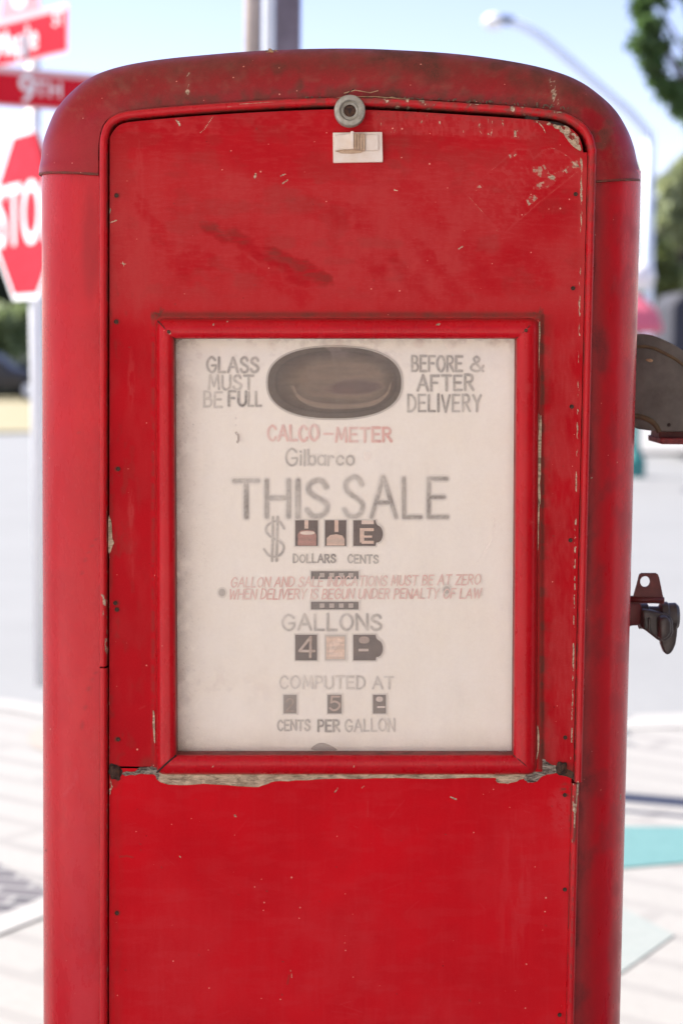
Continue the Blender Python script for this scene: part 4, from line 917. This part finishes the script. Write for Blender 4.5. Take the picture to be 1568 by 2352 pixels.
# ------------------------------------------------------------------ fittings on the right-hand side
YB = 0.17
def W(px_, py_, y): return at_y(px_, py_, y)[[0, 2]]
outl = cr([(1448, 768), (1475, 767), (1500, 771), (1530, 783), (1560, 799), (1600, 828), (1640, 872), (1665, 925), (1672, 985)], 6) + [np.array(c, float) for c in ((1660, 993), (1516, 992), (1506, 990), (1490, 989), (1468, 986), (1456, 981), (1448, 980))]
boot = link('nozzle_boot', bm_me('nozzle_boot', prism_bm([W(*c, YB) for c in outl], YB, YB + .085, .004, 3), True), M['boot'], PUMP)
boot['label'] = 'grey metal nozzle cover with ochre rust lines'
arc1 = cr([(1446, 796), (1475, 796), (1500, 800), (1530, 814), (1560, 832), (1600, 866), (1640, 930)], 6)
link('rib', tube_me('rib', [(*W(*c, YB)[:1], YB - .0002, W(*c, YB)[1]) for c in arc1], .0020, 8), M['bootrust'], boot)
arc2 = cr([(1446, 955), (1470, 957), (1495, 968), (1508, 982), (1512, 993)], 6)
link('rib', tube_me('rib', [(*W(*c, YB)[:1], YB - .0004, W(*c, YB)[1]) for c in arc2], .0032, 8), M['bootrust'], boot)
link('rivet', lathe_me('rivet', [(0, -.002), (.002, -.0016), (.0026, .001)], 12, 'Y'), M['soot'], boot, (*W(1535, 976, YB)[:1], YB, W(1535, 976, YB)[1]))
patch('rust_patch', [(1482, 1200 / 1.742 + 137), (1492, 824), (1498, 828), (1494, 832), (1484, 829)], M['nest'], boot, y=YB - .0006, thick=.001, jit=.5)
q = [W(*c, YB) for c in ((1517, 992), (1668, 993), (1668, 1009), (1516, 1007))]
link('flange', bm_me('flange', prism_bm(q, YB + .012, YB + .075, .001)), M['bracket'], boot)
q = [W(*c, YB) for c in ((1514, 1006), (1680, 1007), (1680, 1021), (1515, 1020))]
link('flange', bm_me('flange', prism_bm(q, YB - .006, YB + .090, .0015)), M['flange'], boot)

YK = 0.15
hole = [W(1480.5 + 11.5 * math.cos(t), 1336 + 12.5 * math.sin(t), YK) for t in np.linspace(0, 2 * math.pi, 28, False)]
tab = [(1454, 1369), (1461, 1345), (1466, 1325), (1468, 1319), (1473, 1316.5), (1505, 1316.5), (1510, 1319), (1513, 1328), (1518, 1352), (1522, 1372), (1524, 1380), (1524, 1387), (1500, 1386), (1470, 1386), (1440, 1390), (1438, 1370)]
brk = link('latch_bracket', bm_me('latch_bracket', prism_bm([W(*c, YK) for c in tab], YK, YK + .004, 0, hole=hole)), M['bracket'], PUMP)
link('fold', tube_me('fold', [(W(1438, 1377, YK)[0], YK + .0005, W(1438, 1377, YK)[1]), (W(1524, 1378, YK)[0], YK + .0005, W(1524, 1378, YK)[1])], .0035, 10), M['bracket'], brk)
stem = prism_bm([W(*c, YK) for c in ((1436, 1384), (1472, 1386), (1473, 1410), (1474, 1424), (1466, 1437), (1447, 1437), (1436, 1448))], YK - .002, YK + .034, .003, 2)
link('stem', bm_me('stem', stem, True), M['bracket'], brk)
# handle: hub lying along x, a wing towards the camera, a tongue hanging behind
hub0 = at_y(1466, 1415, YK + .014); hub1 = at_y(1556, 1415, YK + .014); Lh = hub1[0] - hub0[0]
handle = link('lever_handle', lathe_me('lever_handle', [(0, 0), (.0150, 0), (.0160, .001), (.0160, .010), (.0125, .012), (.0125, Lh * .50), (.0178, Lh * .55), (.0185, Lh * .70), (.0168, Lh * .74), (.0172, Lh * .92), (.0140, Lh), (0, Lh)], 20, 'X'), M['knob'], PUMP, hub0)
handle['label'] = 'black plastic lever handle on red bracket'
def wing(name, pts, y0, y1, bv=.003):
    q = [W(*c, y0) - hub0[[0, 2]] for c in pts]
    bm = prism_bm(q, y0 - hub0[1], y1 - hub0[1], bv, 3); return link(name, bm_me(name, bm, True), M['knob'], handle)
wing('wing', [(1474, 1400), (1500, 1404), (1536, 1413), (1545, 1424), (1546, 1452), (1540, 1466), (1528, 1474), (1514, 1474), (1482, 1449), (1470, 1442), (1473, 1428)], YK - .012, YK + .016, .004)
wing('wing', [(1513, 1422), (1532, 1416), (1541, 1428), (1541, 1452), (1533, 1466), (1515, 1472)], YK - .034, YK - .010, .005)
wing('wing', [(1516, 1440), (1556, 1436), (1554, 1460), (1551, 1480), (1545, 1494), (1539, 1502), (1530, 1505), (1524, 1498), (1518, 1482), (1515, 1462)], YK + .006, YK + .022, .005)
wing('rib', [(1478, 1420), (1482, 1420), (1482, 1446), (1478, 1444)], YK - .016, YK - .011, .0008)
wing('rib', [(1488, 1420), (1493, 1420), (1493, 1455), (1488, 1451)], YK - .016, YK - .011, .0008)

# ------------------------------------------------------------------ SETTING
def ground_mat(name, col, col2, joint=None, scale=1.4, rot=0.5):
    t = NT(name); n = t.noise(t.obj(), .8, 5, .6); n2 = t.noise(t.obj(), 28, 4, .65)
    c = t.mix(t.ramp(n, .3, .7), col2, col); c = t.mix(t.ramp(n2, .4, .7, 0, .25), c, tuple(x * .7 for x in col))
    if joint:
        br = t.t.nodes.new('ShaderNodeTexBrick'); t.put(br.inputs['Vector'], t.obj((1, 1, 1), (0, 0, rot))); br.inputs['Scale'].default_value = scale
        br.inputs['Mortar Size'].default_value = .05; br.inputs['Mortar Smooth'].default_value = .3; br.inputs['Brick Width'].default_value = 1.5; br.inputs['Row Height'].default_value = .32
        c = t.mix(t.math('MULTIPLY', br.outputs['Fac'], t.ramp(n, .35, .6, .3, 1)), c, joint)
    return t.surf(Base_Color=c, Roughness=.85, Normal=t.bump(n2, .3, .004))
G_ROAD = ground_mat('asphalt_pale', (.212, .213, .212), (.194, .195, .194))
G_WALK = ground_mat('pale_concrete', (.268, .257, .242), (.25, .24, .226), (.20, .19, .182), 1.5, .62)
G_VERGE = ground_mat('dry_grass', (.30, .25, .155), (.23, .21, .11))
G_TEAL = ground_mat('teal_paint', (.070, .175, .178), (.095, .20, .20))
G_PALE = ground_mat('worn_teal_paint', (.205, .235, .225), (.24, .25, .237))
def brick_mat():
    t = NT('dark_brick_paving'); br = t.t.nodes.new('ShaderNodeTexBrick'); t.put(br.inputs['Vector'], t.obj((1, 1, 1), (0, 0, .25))); br.inputs['Scale'].default_value = 3.2
    br.inputs['Color1'].default_value = (.055, .05, .058, 1); br.inputs['Color2'].default_value = (.115, .10, .11, 1); br.inputs['Mortar'].default_value = (.20, .195, .19, 1); br.inputs['Mortar Size'].default_value = .03
    return t.surf(Base_Color=br.outputs[0], Roughness=.85)
def sheet(name, pts, z, mat, thick=0.0):
    bm = bmesh.new(); f = bm.faces.new([bm.verts.new((p[0], p[1], z)) for p in pts])
    if f.normal.z < 0: f.normal_flip()
    bm.normal_update()
    if f.normal.z < 0: f.normal_flip()
    if thick:
        r = bmesh.ops.extrude_face_region(bm, geom=[f])
        for v in r['geom']:
            if isinstance(v, bmesh.types.BMVert): v.co.z = z - thick
        bmesh.ops.recalc_face_normals(bm, faces=bm.faces[:])
    return struct(link(name, bm_me(name, bm), mat))
ZR = -0.12
sheet('ground', [(-500, -120), (500, -120), (500, 900), (-500, 900)], ZR, G_ROAD)
def gz(px_, py_, z=0.0): return at_z(px_, py_, z)[:2]
edge = [gz(*c) for c in cr([(-900, 1560), (-300, 1588), (0, 1606), (120, 1622), (400, 1640), (800, 1652), (1200, 1650), (1568, 1640), (2000, 1630), (2600, 1600)], 5)]
sheet('pavement', list(edge) + [(20, -9), (-20, -9)], 0.0, G_WALK, .16)
kb = [gz(*c) for c in cr([(-900, 1572), (-300, 1604), (0, 1630), (120, 1650), (400, 1672), (800, 1686), (1200, 1684), (1568, 1672), (2000, 1658), (2600, 1620)], 5)]
sheet('kerb', list(edge) + kb[::-1], .004, ground_mat('kerb_stone', (.31, .30, .285), (.29, .28, .265)))
sheet('teal_marking', [gz(*c) for c in ((1290, 1900), (1568, 1902), (2100, 1898), (2100, 1966), (1568, 1984), (1290, 2008))], .004, G_TEAL)
sheet('worn_marking', [gz(*c) for c in ((1330, 2060), (1430, 2088), (1548, 2150), (1430, 2234), (1330, 2290))], .004, G_PALE)
sheet('brick_paving', [gz(*c) for c in ((-400, 1860), (0, 1986), (60, 2020), (130, 2056), (95, 2066), (0, 2104), (-400, 2230))], .004, brick_mat())
sheet('kerb_strip', [gz(*c) for c in ((-400, 2232), (0, 2106), (95, 2068), (150, 2054), (260, 2060), (100, 2110), (0, 2150), (-400, 2290))], .006, ground_mat('white_strip', (.31, .30, .285), (.28, .27, .26)))
sheet('paving_disc', [gz(*c) for c in ell(150, 1697, 84, 36, 40, 2)], .004, ground_mat('beige_disc', (.30, .255, .22), (.27, .23, .20)))
sheet('verge', [gz(*c, ZR) for c in ((-900, 905), (300, 920), (300, 992), (-900, 1012))], ZR + .05, G_VERGE, .05)
sheet('far_pavement', [gz(*c, ZR) for c in ((1000, 900), (3000, 900), (3000, 1050), (1000, 1044))], ZR + .06, ground_mat('far_concrete', (.30, .29, .28), (.26, .25, .24)), .06)

sheet('unseen_bounce_slab', [(-12, -6), (12, -6), (12, -1.0), (-12, -1.0)], .004, ground_mat('bounce_slab_white', (.86, .83, .78), (.80, .775, .73)))  # unseen bright slab added behind the camera to bounce sunlight onto the pump
# canopy roof the pump stands under
bm = box_bm(bmesh.new(), (-1.7, -0.45, 3.35), (7.8, 3.5, .28)); bmesh.ops.bevel(bm, geom=bm.edges[:], offset=.02, segments=2, affect='EDGES')
struct(link('canopy_roof', bm_me('canopy_roof', bm), simple('canopy_paint', (.70, .62, .54), .7, .05, 3)))
bm = box_bm(bmesh.new(), (-1.0, -6.2, 1.9), (16, .22, 3.8))
bm2 = box_bm(bmesh.new(), (1.9, -3.2, 1.6), (.22, 5.6, 3.19)); struct(link('unseen_shade_wall', bm_me('unseen_shade_wall', bm2), simple('shade_wall_dark', (.13, .075, .06), .85, .15, 4)))  # unseen dark wall added to cut light on the pump's right side
struct(link('unseen_fill_wall', bm_me('unseen_fill_wall', bm), simple('fill_wall_cream', (.82, .77, .70), .8, .06, 2)))  # unseen cream wall behind the camera, added for warm fill light

# ------------------------------------------------------------------ street furniture
def wpt(px_, py_, D): return at_y(px_, py_, CAM[1] + D)
STEEL = simple('galvanised_post', (.84, .85, .85), .5, .04, 30)
SIGNRED = simple('sign_red', (.60, .006, .020), .55, .05, 10, spec=.2)
SIGNWHITE = simple('sign_white', (.80, .80, .79), .45, .03, 10)
sp = wpt(81, 700, 8.5); base = Vector((sp[0] + .03, sp[1], 0))
sign = empty('sign_post', 'leaning grey street sign post with red stop octagon and two red name plates', 'sign post', base)
top = wpt(74, 20, 8.5); tv = Vector((top[0], top[1], top[2])) - base
post = link('post', tube_me('post', [(0, 0, 0), tuple(tv * 1.04)], .034, 12), STEEL, sign)
def textmesh(name, body_, size, mat, parent, Mx):
    cu = bpy.data.curves.new(name, 'FONT'); cu.body = body_; cu.size = size; cu.align_x = 'CENTER'; cu.align_y = 'CENTER'; cu.extrude = .0015; cu.offset = size * .012
    o = bpy.data.objects.new(name + '_src', cu); COL.objects.link(o)
    dg = bpy.context.evaluated_depsgraph_get(); me = bpy.data.meshes.new_from_object(o.evaluated_get(dg)); me.name = name
    bpy.data.objects.remove(o); me.transform(Mx)
    return link(name, me, mat, parent)
def plateM(c, yaw):   # local x along the plate, local y up, local z out of its face
    return Matrix.Translation(c) @ Matrix.Rotation(yaw, 4, 'Z') @ Matrix.Rotation(math.pi / 2, 4, 'X')
def plate_bm(pts, t0, t1):
    bm = bmesh.new(); f = bm.faces.new([bm.verts.new((p[0], p[1], t1)) for p in pts]); r = bmesh.ops.extrude_face_region(bm, geom=[f])
    for v in r['geom']:
        if isinstance(v, bmesh.types.BMVert): v.co.z = t0
    bmesh.ops.recalc_face_normals(bm, faces=bm.faces[:]); return bm
oc = [(math.cos(math.pi / 8 + k * math.pi / 4), math.sin(math.pi / 8 + k * math.pi / 4)) for k in range(8)]
c8 = Vector(wpt(80, 494, 8.5)) - base; yaw = -math.radians(60)
nrm = Vector((math.sin(yaw), -math.cos(yaw), 0))
R8 = .385 / math.cos(math.pi / 8)
Mx = plateM(c8 + nrm * .045, yaw)
bm = plate_bm([(R8 * x, R8 * y) for x, y in oc], -.003, .0); me = bm_me('stop_plate', bm); me.transform(Mx); sto = link('stop_plate', me, SIGNWHITE, sign)
bm = plate_bm([(R8 * .925 * x, R8 * .925 * y) for x, y in oc], .0, .002); me = bm_me('red_field', bm); me.transform(Mx); link('red_field', me, SIGNRED, sto)
textmesh('lettering', 'STOP', .40, SIGNWHITE, sto, Mx @ Matrix.Translation((0, -.01, .003)) @ Matrix.Diagonal((.78, 1, 1, 1)))
def nameplate(cpx, cpy, yaw_, wdt, hgt, words, off):
    c = Vector(wpt(cpx, cpy, 8.5)) - base; n = Vector((math.sin(yaw_), -math.cos(yaw_), 0)); Mx = plateM(c + n * .04, yaw_) @ Matrix.Translation((off, 0, 0))
    bm = plate_bm(rect(-wdt / 2, -hgt / 2, wdt / 2, hgt / 2), -.003, 0); me = bm_me('name_plate', bm); me.transform(Mx); o = link('name_plate', me, simple('plate_edge_pink', (.70, .46, .47), .5, .05, 10), sign)
    bm = plate_bm(rect(-wdt / 2 + .015, -hgt / 2 + .012, wdt / 2 - .015, hgt / 2 - .030), 0, .002); me = bm_me('red_field', bm); me.transform(Mx); link('red_field', me, SIGNRED, o)
    for s, sz, ox, oy in words: textmesh('lettering', s, sz, SIGNWHITE, o, Mx @ Matrix.Translation((ox, oy, .003)))
    return o, Mx
np1, M1 = nameplate(78, 88, -math.radians(50), .86, .215, [('Maple', .16, -.01, -.012), ('ST', .09, .355, .045)], -.07)
np2, M2 = nameplate(76, 207, math.radians(27), .92, .175, [('9', .17, -.10, -.010), ('TH', .10, .0, .0)], .06)
bm = plate_bm([(.17 * math.cos(t), .17 * math.sin(t)) for t in np.linspace(0, math.pi, 20)], -.003, 0); me = bm_me('topper', bm); me.transform(M1 @ Matrix.Translation((.02, .107, 0))); tpp = link('topper', me, simple('topper_pink', (.70, .30, .32), .5, .05, 10), sign)
bm = plate_bm(ell(0, .085, .075, .06, 20, 2), 0, .002); me = bm_me('badge', bm); me.transform(M1 @ Matrix.Translation((.02, .107, 0))); link('badge', me, SIGNWHITE, tpp)
bm = box_bm(bmesh.new(), (tv.x * .985, tv.y, tv.z * .945), (.09, .09, .10)); link('clamp', bm_me('clamp', bm), STEEL, sign)
bm = box_bm(bmesh.new(), (tv.x * 1.0, tv.y, tv.z * 1.04), (.06, .10, .14)); link('clamp', bm_me('clamp', bm), STEEL, sign)

# posts behind the pump
def cyl_post(name, label, cat, x0px, x1px, D, z1, mat, group=None, square=False):
    a, b = wpt(x0px, 100, D), wpt(x1px, 100, D); r = abs(b[0] - a[0]) / 2; c = (a[0] + b[0]) / 2
    o = empty(name, label, cat, (c, a[1], 0), group)
    if square: bm = box_bm(bmesh.new(), (0, 0, z1 / 2), (2 * r, 2 * r, z1)); bmesh.ops.bevel(bm, geom=bm.edges[:], offset=.006, segments=2, affect='EDGES'); link('shaft', bm_me('shaft', bm), mat, o)
    else: link('shaft', tube_me('shaft', [(0, 0, 0), (0, 0, z1)], r, 20), mat, o)
    link('base_plate', bm_me('base_plate', box_bm(bmesh.new(), (0, 0, .01), (2 * r + .08, 2 * r + .08, .02))), STEEL, o)
    return o, r
cyl_post('steel_post', 'dark purple grey steel post rising behind the pump cap', 'post', 631, 690, 6.9, 5.2, simple('dark_steel', (.19, .155, .185), .55, .2, 12), square=True)
cyl_post('drain_pipe', 'slim white pipe between the dark post and the tan timber post', 'pipe', 604, 629, 6.7, 5.2, simple('white_pipe', (.66, .68, .68), .5, .05, 10))
cyl_post('timber_post', 'weathered tan timber post left of the white pipe', 'post', 560, 601, 6.9, 5.2, simple('tan_timber', (.42, .35, .30), .85, .12, 14, bump=.3))
# far street lamp on a curved arm
D = 46; pb = wpt(1491, 400, D); H = pb[2]
lamp = empty('street_lamp', 'tall pale grey street lamp with a long sloping arm and cobra head', 'street lamp', (pb[0], pb[1], ZR))
GALV = simple('pale_lamp_metal', (.72, .79, .87), .5, .05, 3)
def rel(px_, py_, D_, o): return tuple(Vector(wpt(px_, py_, D_)) - Vector(o.location))
arm = [rel(1491, 312, D, lamp), rel(1440, 255, D, lamp), rel(1370, 195, D, lamp), rel(1290, 125, D, lamp), rel(1235, 80, D, lamp), rel(1195, 58, D, lamp), rel(1170, 50, D, lamp)]
link('pole', tube_me('pole', [(0, 0, 0), rel(1491, 300, D, lamp)], [.21, .13], 14), GALV, lamp)
link('arm', tube_me('arm', [tuple(q) for q in cr(arm, 5)], .11, 10), GALV, lamp)
hd = bmesh.new(); bmesh.ops.create_icosphere(hd, subdivisions=3, radius=1, matrix=Matrix.Translation(rel(1150, 46, D, lamp)) @ Matrix.Diagonal((.36, .2, .13, 1)))
hh = link('lamp_head', bm_me('lamp_head', hd, True), simple('lamp_dark', (.16, .19, .24), .5, .05, 3), lamp)
hd = bmesh.new(); bmesh.ops.create_icosphere(hd, subdivisions=3, radius=1, matrix=Matrix.Translation(rel(1133, 50, D, lamp)) @ Matrix.Diagonal((.26, .24, .2, 1)))
link('lens', bm_me('lens', hd, True), simple('lamp_lens', (.82, .82, .80), .3, .03, 3), hh)
# globe lamp with teal post
D = 26; gp = wpt(1466, 640, D)
gl = empty('globe_lamp', 'teal lamp post with a white globe beyond the road', 'street lamp', (gp[0], gp[1], ZR))
link('post', lathe_me('post', [(.16, 0), (.16, .25), (.10, .32), (.065, .5), (.055, 2.0), (.05, gp[2] - ZR - .25), (.10, gp[2] - ZR - .2), (.10, gp[2] - ZR - .16)], 16), simple('teal_iron', (.03, .23, .21), .45, .1, 6), gl)
bm = bmesh.new(); bmesh.ops.create_uvsphere(bm, u_segments=20, v_segments=12, radius=.23, matrix=Matrix.Translation((0, 0, gp[2] - ZR + .03)))
link('globe', bm_me('globe', bm, True), simple('opal_globe', (.88, .88, .86), .12, .02, 3), gl)
# red patio umbrella
D = 24; uc = wpt(1395, 700, D); rad = (wpt(1522, 740, D) - uc)[0]
um = empty('patio_umbrella', 'open red patio umbrella beyond the road beside the globe lamp', 'umbrella', (uc[0], uc[1], ZR))
zt = wpt(1400, 655, D)[2] - ZR; zr = wpt(1400, 752, D)[2] - ZR
link('canopy', lathe_me('canopy', [(0, zt), (rad * .3, zt - .03), (rad * .62, zt - .14), (rad * .9, zt - .33), (rad, zr), (rad * .97, zr - .06), (rad * .95, zr), (rad * .6, zt - .19), (0, zt - .05)], 8, smooth=False), simple('red_canvas', (.80, .16, .22), .8, .1, 3), um)
link('pole', tube_me('pole', [(0, 0, 0), (0, 0, zt - .03)], .022, 8), STEEL, um)
link('base_weight', lathe_me('base_weight', [(0, 0), (.28, 0), (.28, .05), (.05, .09), (0, .09)], 16), STEEL, um)

# parked vehicles far off
def car(name, label, cat, loc, yaw_, mat, Lc, Hc, Wc=1.85, van=False):
    o = empty(name, label, cat, loc); o.rotation_euler = (0, 0, yaw_)
    h = Lc / 2
    pr = [(-h, .35), (-h, .8), (-h + .1, .95), (-h + .25, Hc * .95), (-h + .5, Hc), (h * .1, Hc), (h * .42, Hc * .66), (h - .3, Hc * .56), (h, .7), (h, .35)] if not van else \
         [(-h, .4), (-h, Hc * .92), (-h + .15, Hc), (h * .45, Hc), (h * .68, Hc * .6), (h - .1, Hc * .48), (h, .8), (h, .4)]
    bm = prism_bm(pr, -Wc / 2, Wc / 2, .06, 2); b = link('body', bm_me('body', bm, True), mat, o)
    gl_ = simple('car_glass', (.025, .03, .035), .12, .1, 3)
    wn = [(-h + .45, Hc * .64), (-h + .55, Hc * .93), (h * .08, Hc * .93), (h * .34, Hc * .66)]
    for s in (-1, 1):
        bm = prism_bm(wn, s * Wc / 2 - .004, s * Wc / 2 + .006); link('side_window', bm_me('side_window', bm), gl_, o)
        for x in (-h * .6, h * .62):
            w = link('wheel', lathe_me('wheel', [(0, -.1), (.2, -.1), (.32, -.09), (.34, -.05), (.34, .05), (.32, .09), (.2, .1), (0, .1)], 20, 'Y'), simple('tyre', (.02, .02, .02), .8, .1, 6), o, (x, s * (Wc / 2 - .08), .34))
            link('rim', lathe_me('rim', [(0, -.012), (.16, -.012), (.2, .0), (.2, .01)], 14, 'Y'), STEEL, w, (0, s * .1, 0))
    for y_ in (-.6, .6):
        link('headlight', bm_me('headlight', box_bm(bmesh.new(), (h - .01, y_, .72), (.05, .3, .14))), SIGNWHITE, o)
        link('tail_light', bm_me('tail_light', box_bm(bmesh.new(), (-h + .0, y_, .82), (.05, .22, .14))), SIGNRED, o)
    return o
q = wpt(60, 870, 62); car('parked_car', 'dark parked car in shade at the far side of the dry grass', 'car', (q[0] - 1.2, q[1], ZR + .05), 0, simple('dark_car_paint', (.022, .022, .032), .3, .1, 3), 4.7, 1.55)
q = wpt(1640, 800, 31); car('parked_van', 'dark grey van parked beyond the road at the right edge', 'van', (7.9, q[1], ZR + .06), 0, simple('grey_van_paint', (.035, .035, .045), .75, .1, 3), 5.2, 2.7, 2.0, True)

# ------------------------------------------------------------------ trees
BARK = simple('bark', (.10, .075, .055), .9, .2, 12, bump=.5)
def leafmat(name, a, b):
    t = NT(name); oi = t.noise(t.obj(), 1.6, 3, .6); n = t.noise(t.obj(), 9, 2, .6)
    c = t.mix(t.ramp(oi, .35, .65), a, b); c = t.mix(t.ramp(n, .4, .7, 0, .4), c, tuple(x * 1.5 for x in b))
    bs = t.t.nodes.new('ShaderNodeBsdfPrincipled'); t.put(bs.inputs['Base Color'], c); bs.inputs['Roughness'].default_value = .45
    tl_ = t.node('ShaderNodeBsdfTranslucent', Color=c); m = t.node('ShaderNodeMixShader', i0=.5, i1=bs.outputs[0], i2=tl_); t.t.links.new(m, t.out.inputs[0]); return t.m
def crown(name, clumps, n, size, mat, parent, seed):
    rg = np.random.default_rng(seed); V = []; vol = np.array([c[1] ** 2 for c in clumps]); cnt = (n * vol / vol.sum()).astype(int) + 8; Q = []
    for (c, r), k in zip(clumps, cnt):
        d = rg.normal(size=(k, 3)); d /= np.linalg.norm(d, axis=1, keepdims=True); rr = r * (rg.random(k) ** .45) * (1 + .3 * rg.normal(size=k) * .5)
        P = np.array(c) + d * rr[:, None] * np.array([1, 1, .85])
        a = rg.normal(size=(k, 3)); a /= np.linalg.norm(a, axis=1, keepdims=True); b = np.cross(a, rg.normal(size=(k, 3))); b /= np.linalg.norm(b, axis=1, keepdims=True)
        s = size * rg.uniform(.6, 1.4, k)[:, None]
        Q.append(np.stack([P - a * s, P + b * s * .55, P + a * s, P - b * s * .55], 1))
    Q = np.concatenate(Q); me = bpy.data.meshes.new(name); me.vertices.add(len(Q) * 4); me.vertices.foreach_set('co', Q.astype(np.float32).ravel())
    me.loops.add(len(Q) * 4); me.loops.foreach_set('vertex_index', np.arange(len(Q) * 4, dtype=np.int32)); me.polygons.add(len(Q)); me.polygons.foreach_set('loop_start', np.arange(0, len(Q) * 4, 4, dtype=np.int32))
    me.update(calc_edges=True); me.validate()
    return link(name, me, mat, parent)
def tree(name, label, px_, D, clumps, n, size, mat, seed, trunk_r=.2, group=None, limbs=True, cat='tree'):
    b = wpt(px_, 900, D); o = empty(name, label, cat, (b[0], b[1], ZR), group); rs = random.Random(seed)
    cl = [((wpt(c[0], c[1], D) - np.array([b[0], b[1] + rs.uniform(-1, 1) * c[2] / FPX * D * .7, ZR])), c[2] / FPX * D) for c in clumps]
    ztop = max(c[0][2] for c in cl); zmin = min(c[0][2] for c in cl)
    zf = max(.6, zmin * .75)
    link('trunk', tube_me('trunk', [(0, 0, 0), (.05, 0, zf * .5), (0, .03, zf), (.1, 0, (zf + ztop) / 2), (.05, 0, ztop)], [trunk_r * 1.2, trunk_r, trunk_r * .85, trunk_r * .5, trunk_r * .15], 10), BARK, o)
    if limbs:
        for c, r in cl:
            m = Vector((c[0] * .45, c[1] * .45, zf + (c[2] - zf) * .55)); link('limb', tube_me('limb', [(0, 0, zf), tuple(m), tuple(c)], [trunk_r * .4, trunk_r * .25, trunk_r * .06], 7), BARK, o)
    crown('crown', cl, n, size, mat, o, seed); return o
G1 = leafmat('leaf_mid_green', (.065, .125, .045), (.115, .19, .06)); G2 = leafmat('leaf_olive', (.22, .26, .15), (.36, .39, .20)); G3 = leafmat('leaf_pale', (.16, .21, .09), (.24, .29, .13)); G4 = leafmat('leaf_dark', (.035, .045, .036), (.055, .07, .045))
tree('street_tree', 'near street tree with dark glossy leaves reaching down at the top right corner', 1700, 24, [(1495, -20, 42), (1470, 20, 24), (1488, 60, 30), (1470, 100, 30), (1505, 100, 34), (1496, 145, 28), (1512, 182, 24), (1530, 205, 30), (1552, 222, 34), (1560, 252, 26), (1610, 230, 60), (1660, 150, 80), (1720, 60, 120), (1640, 20, 70), (1580, -60, 60), (1800, 180, 90), (1700, -120, 140)], 5200, .10, G1, 11, .16)
tree('tree', 'olive green tree beyond the road right of the lamp pole', 1560, 60, [(1548, 430, 42), (1580, 400, 50), (1532, 520, 40), (1570, 540, 50), (1535, 600, 42), (1580, 640, 50), (1620, 500, 70), (1545, 470, 30)], 2600, .22, G2, 12, .25, 'trees beyond the road')
tree('tree', 'yellow green bushy tree low behind the globe lamp', 1500, 55, [(1475, 560, 38), (1505, 590, 40), (1530, 640, 38), (1490, 640, 36), (1440, 600, 46), (1550, 690, 40), (1470, 520, 30), (1520, 700, 40), (1475, 700, 40)], 3000, .2, leafmat('leaf_yellow_green', (.10, .14, .045), (.19, .21, .075)), 13, .2, 'trees beyond the road')
tree('tree', 'grey green tall tree behind the lamp pole', 1475, 75, [(1470, 430, 34), (1485, 500, 44), (1460, 480, 40), (1440, 420, 50), (1400, 480, 60), (1510, 540, 36), (1470, 560, 40)], 2400, .26, G2, 14, .25, 'trees beyond the road')
tree('tree', 'pale sunlit shrubby tree behind the dark parked car', 20, 70, [(10, 745, 46), (60, 730, 40), (-60, 740, 60), (110, 740, 50), (40, 790, 40), (90, 795, 40), (-30, 800, 50), (160, 760, 50)], 5200, .24, G3, 15, .2, 'trees beyond the road')
tree('tree', 'dark tall tree in shade behind the stop sign', 0, 85, [(0, 640, 50), (50, 660, 50), (-60, 640, 60), (100, 650, 55), (20, 690, 50), (80, 700, 46), (-100, 700, 70)], 4200, .3, G4, 16, .3, 'trees beyond the road')
tree('hedge', 'dark low hedge under the pale tree', 60, 66, [(-40, 885, 40), (0, 890, 36), (40, 888, 36), (80, 890, 34), (120, 888, 36), (160, 886, 36), (-90, 880, 44), (0, 850, 32), (60, 850, 30), (110, 852, 30)], 5200, .2, G4, 17, .1, limbs=False, cat='hedge')
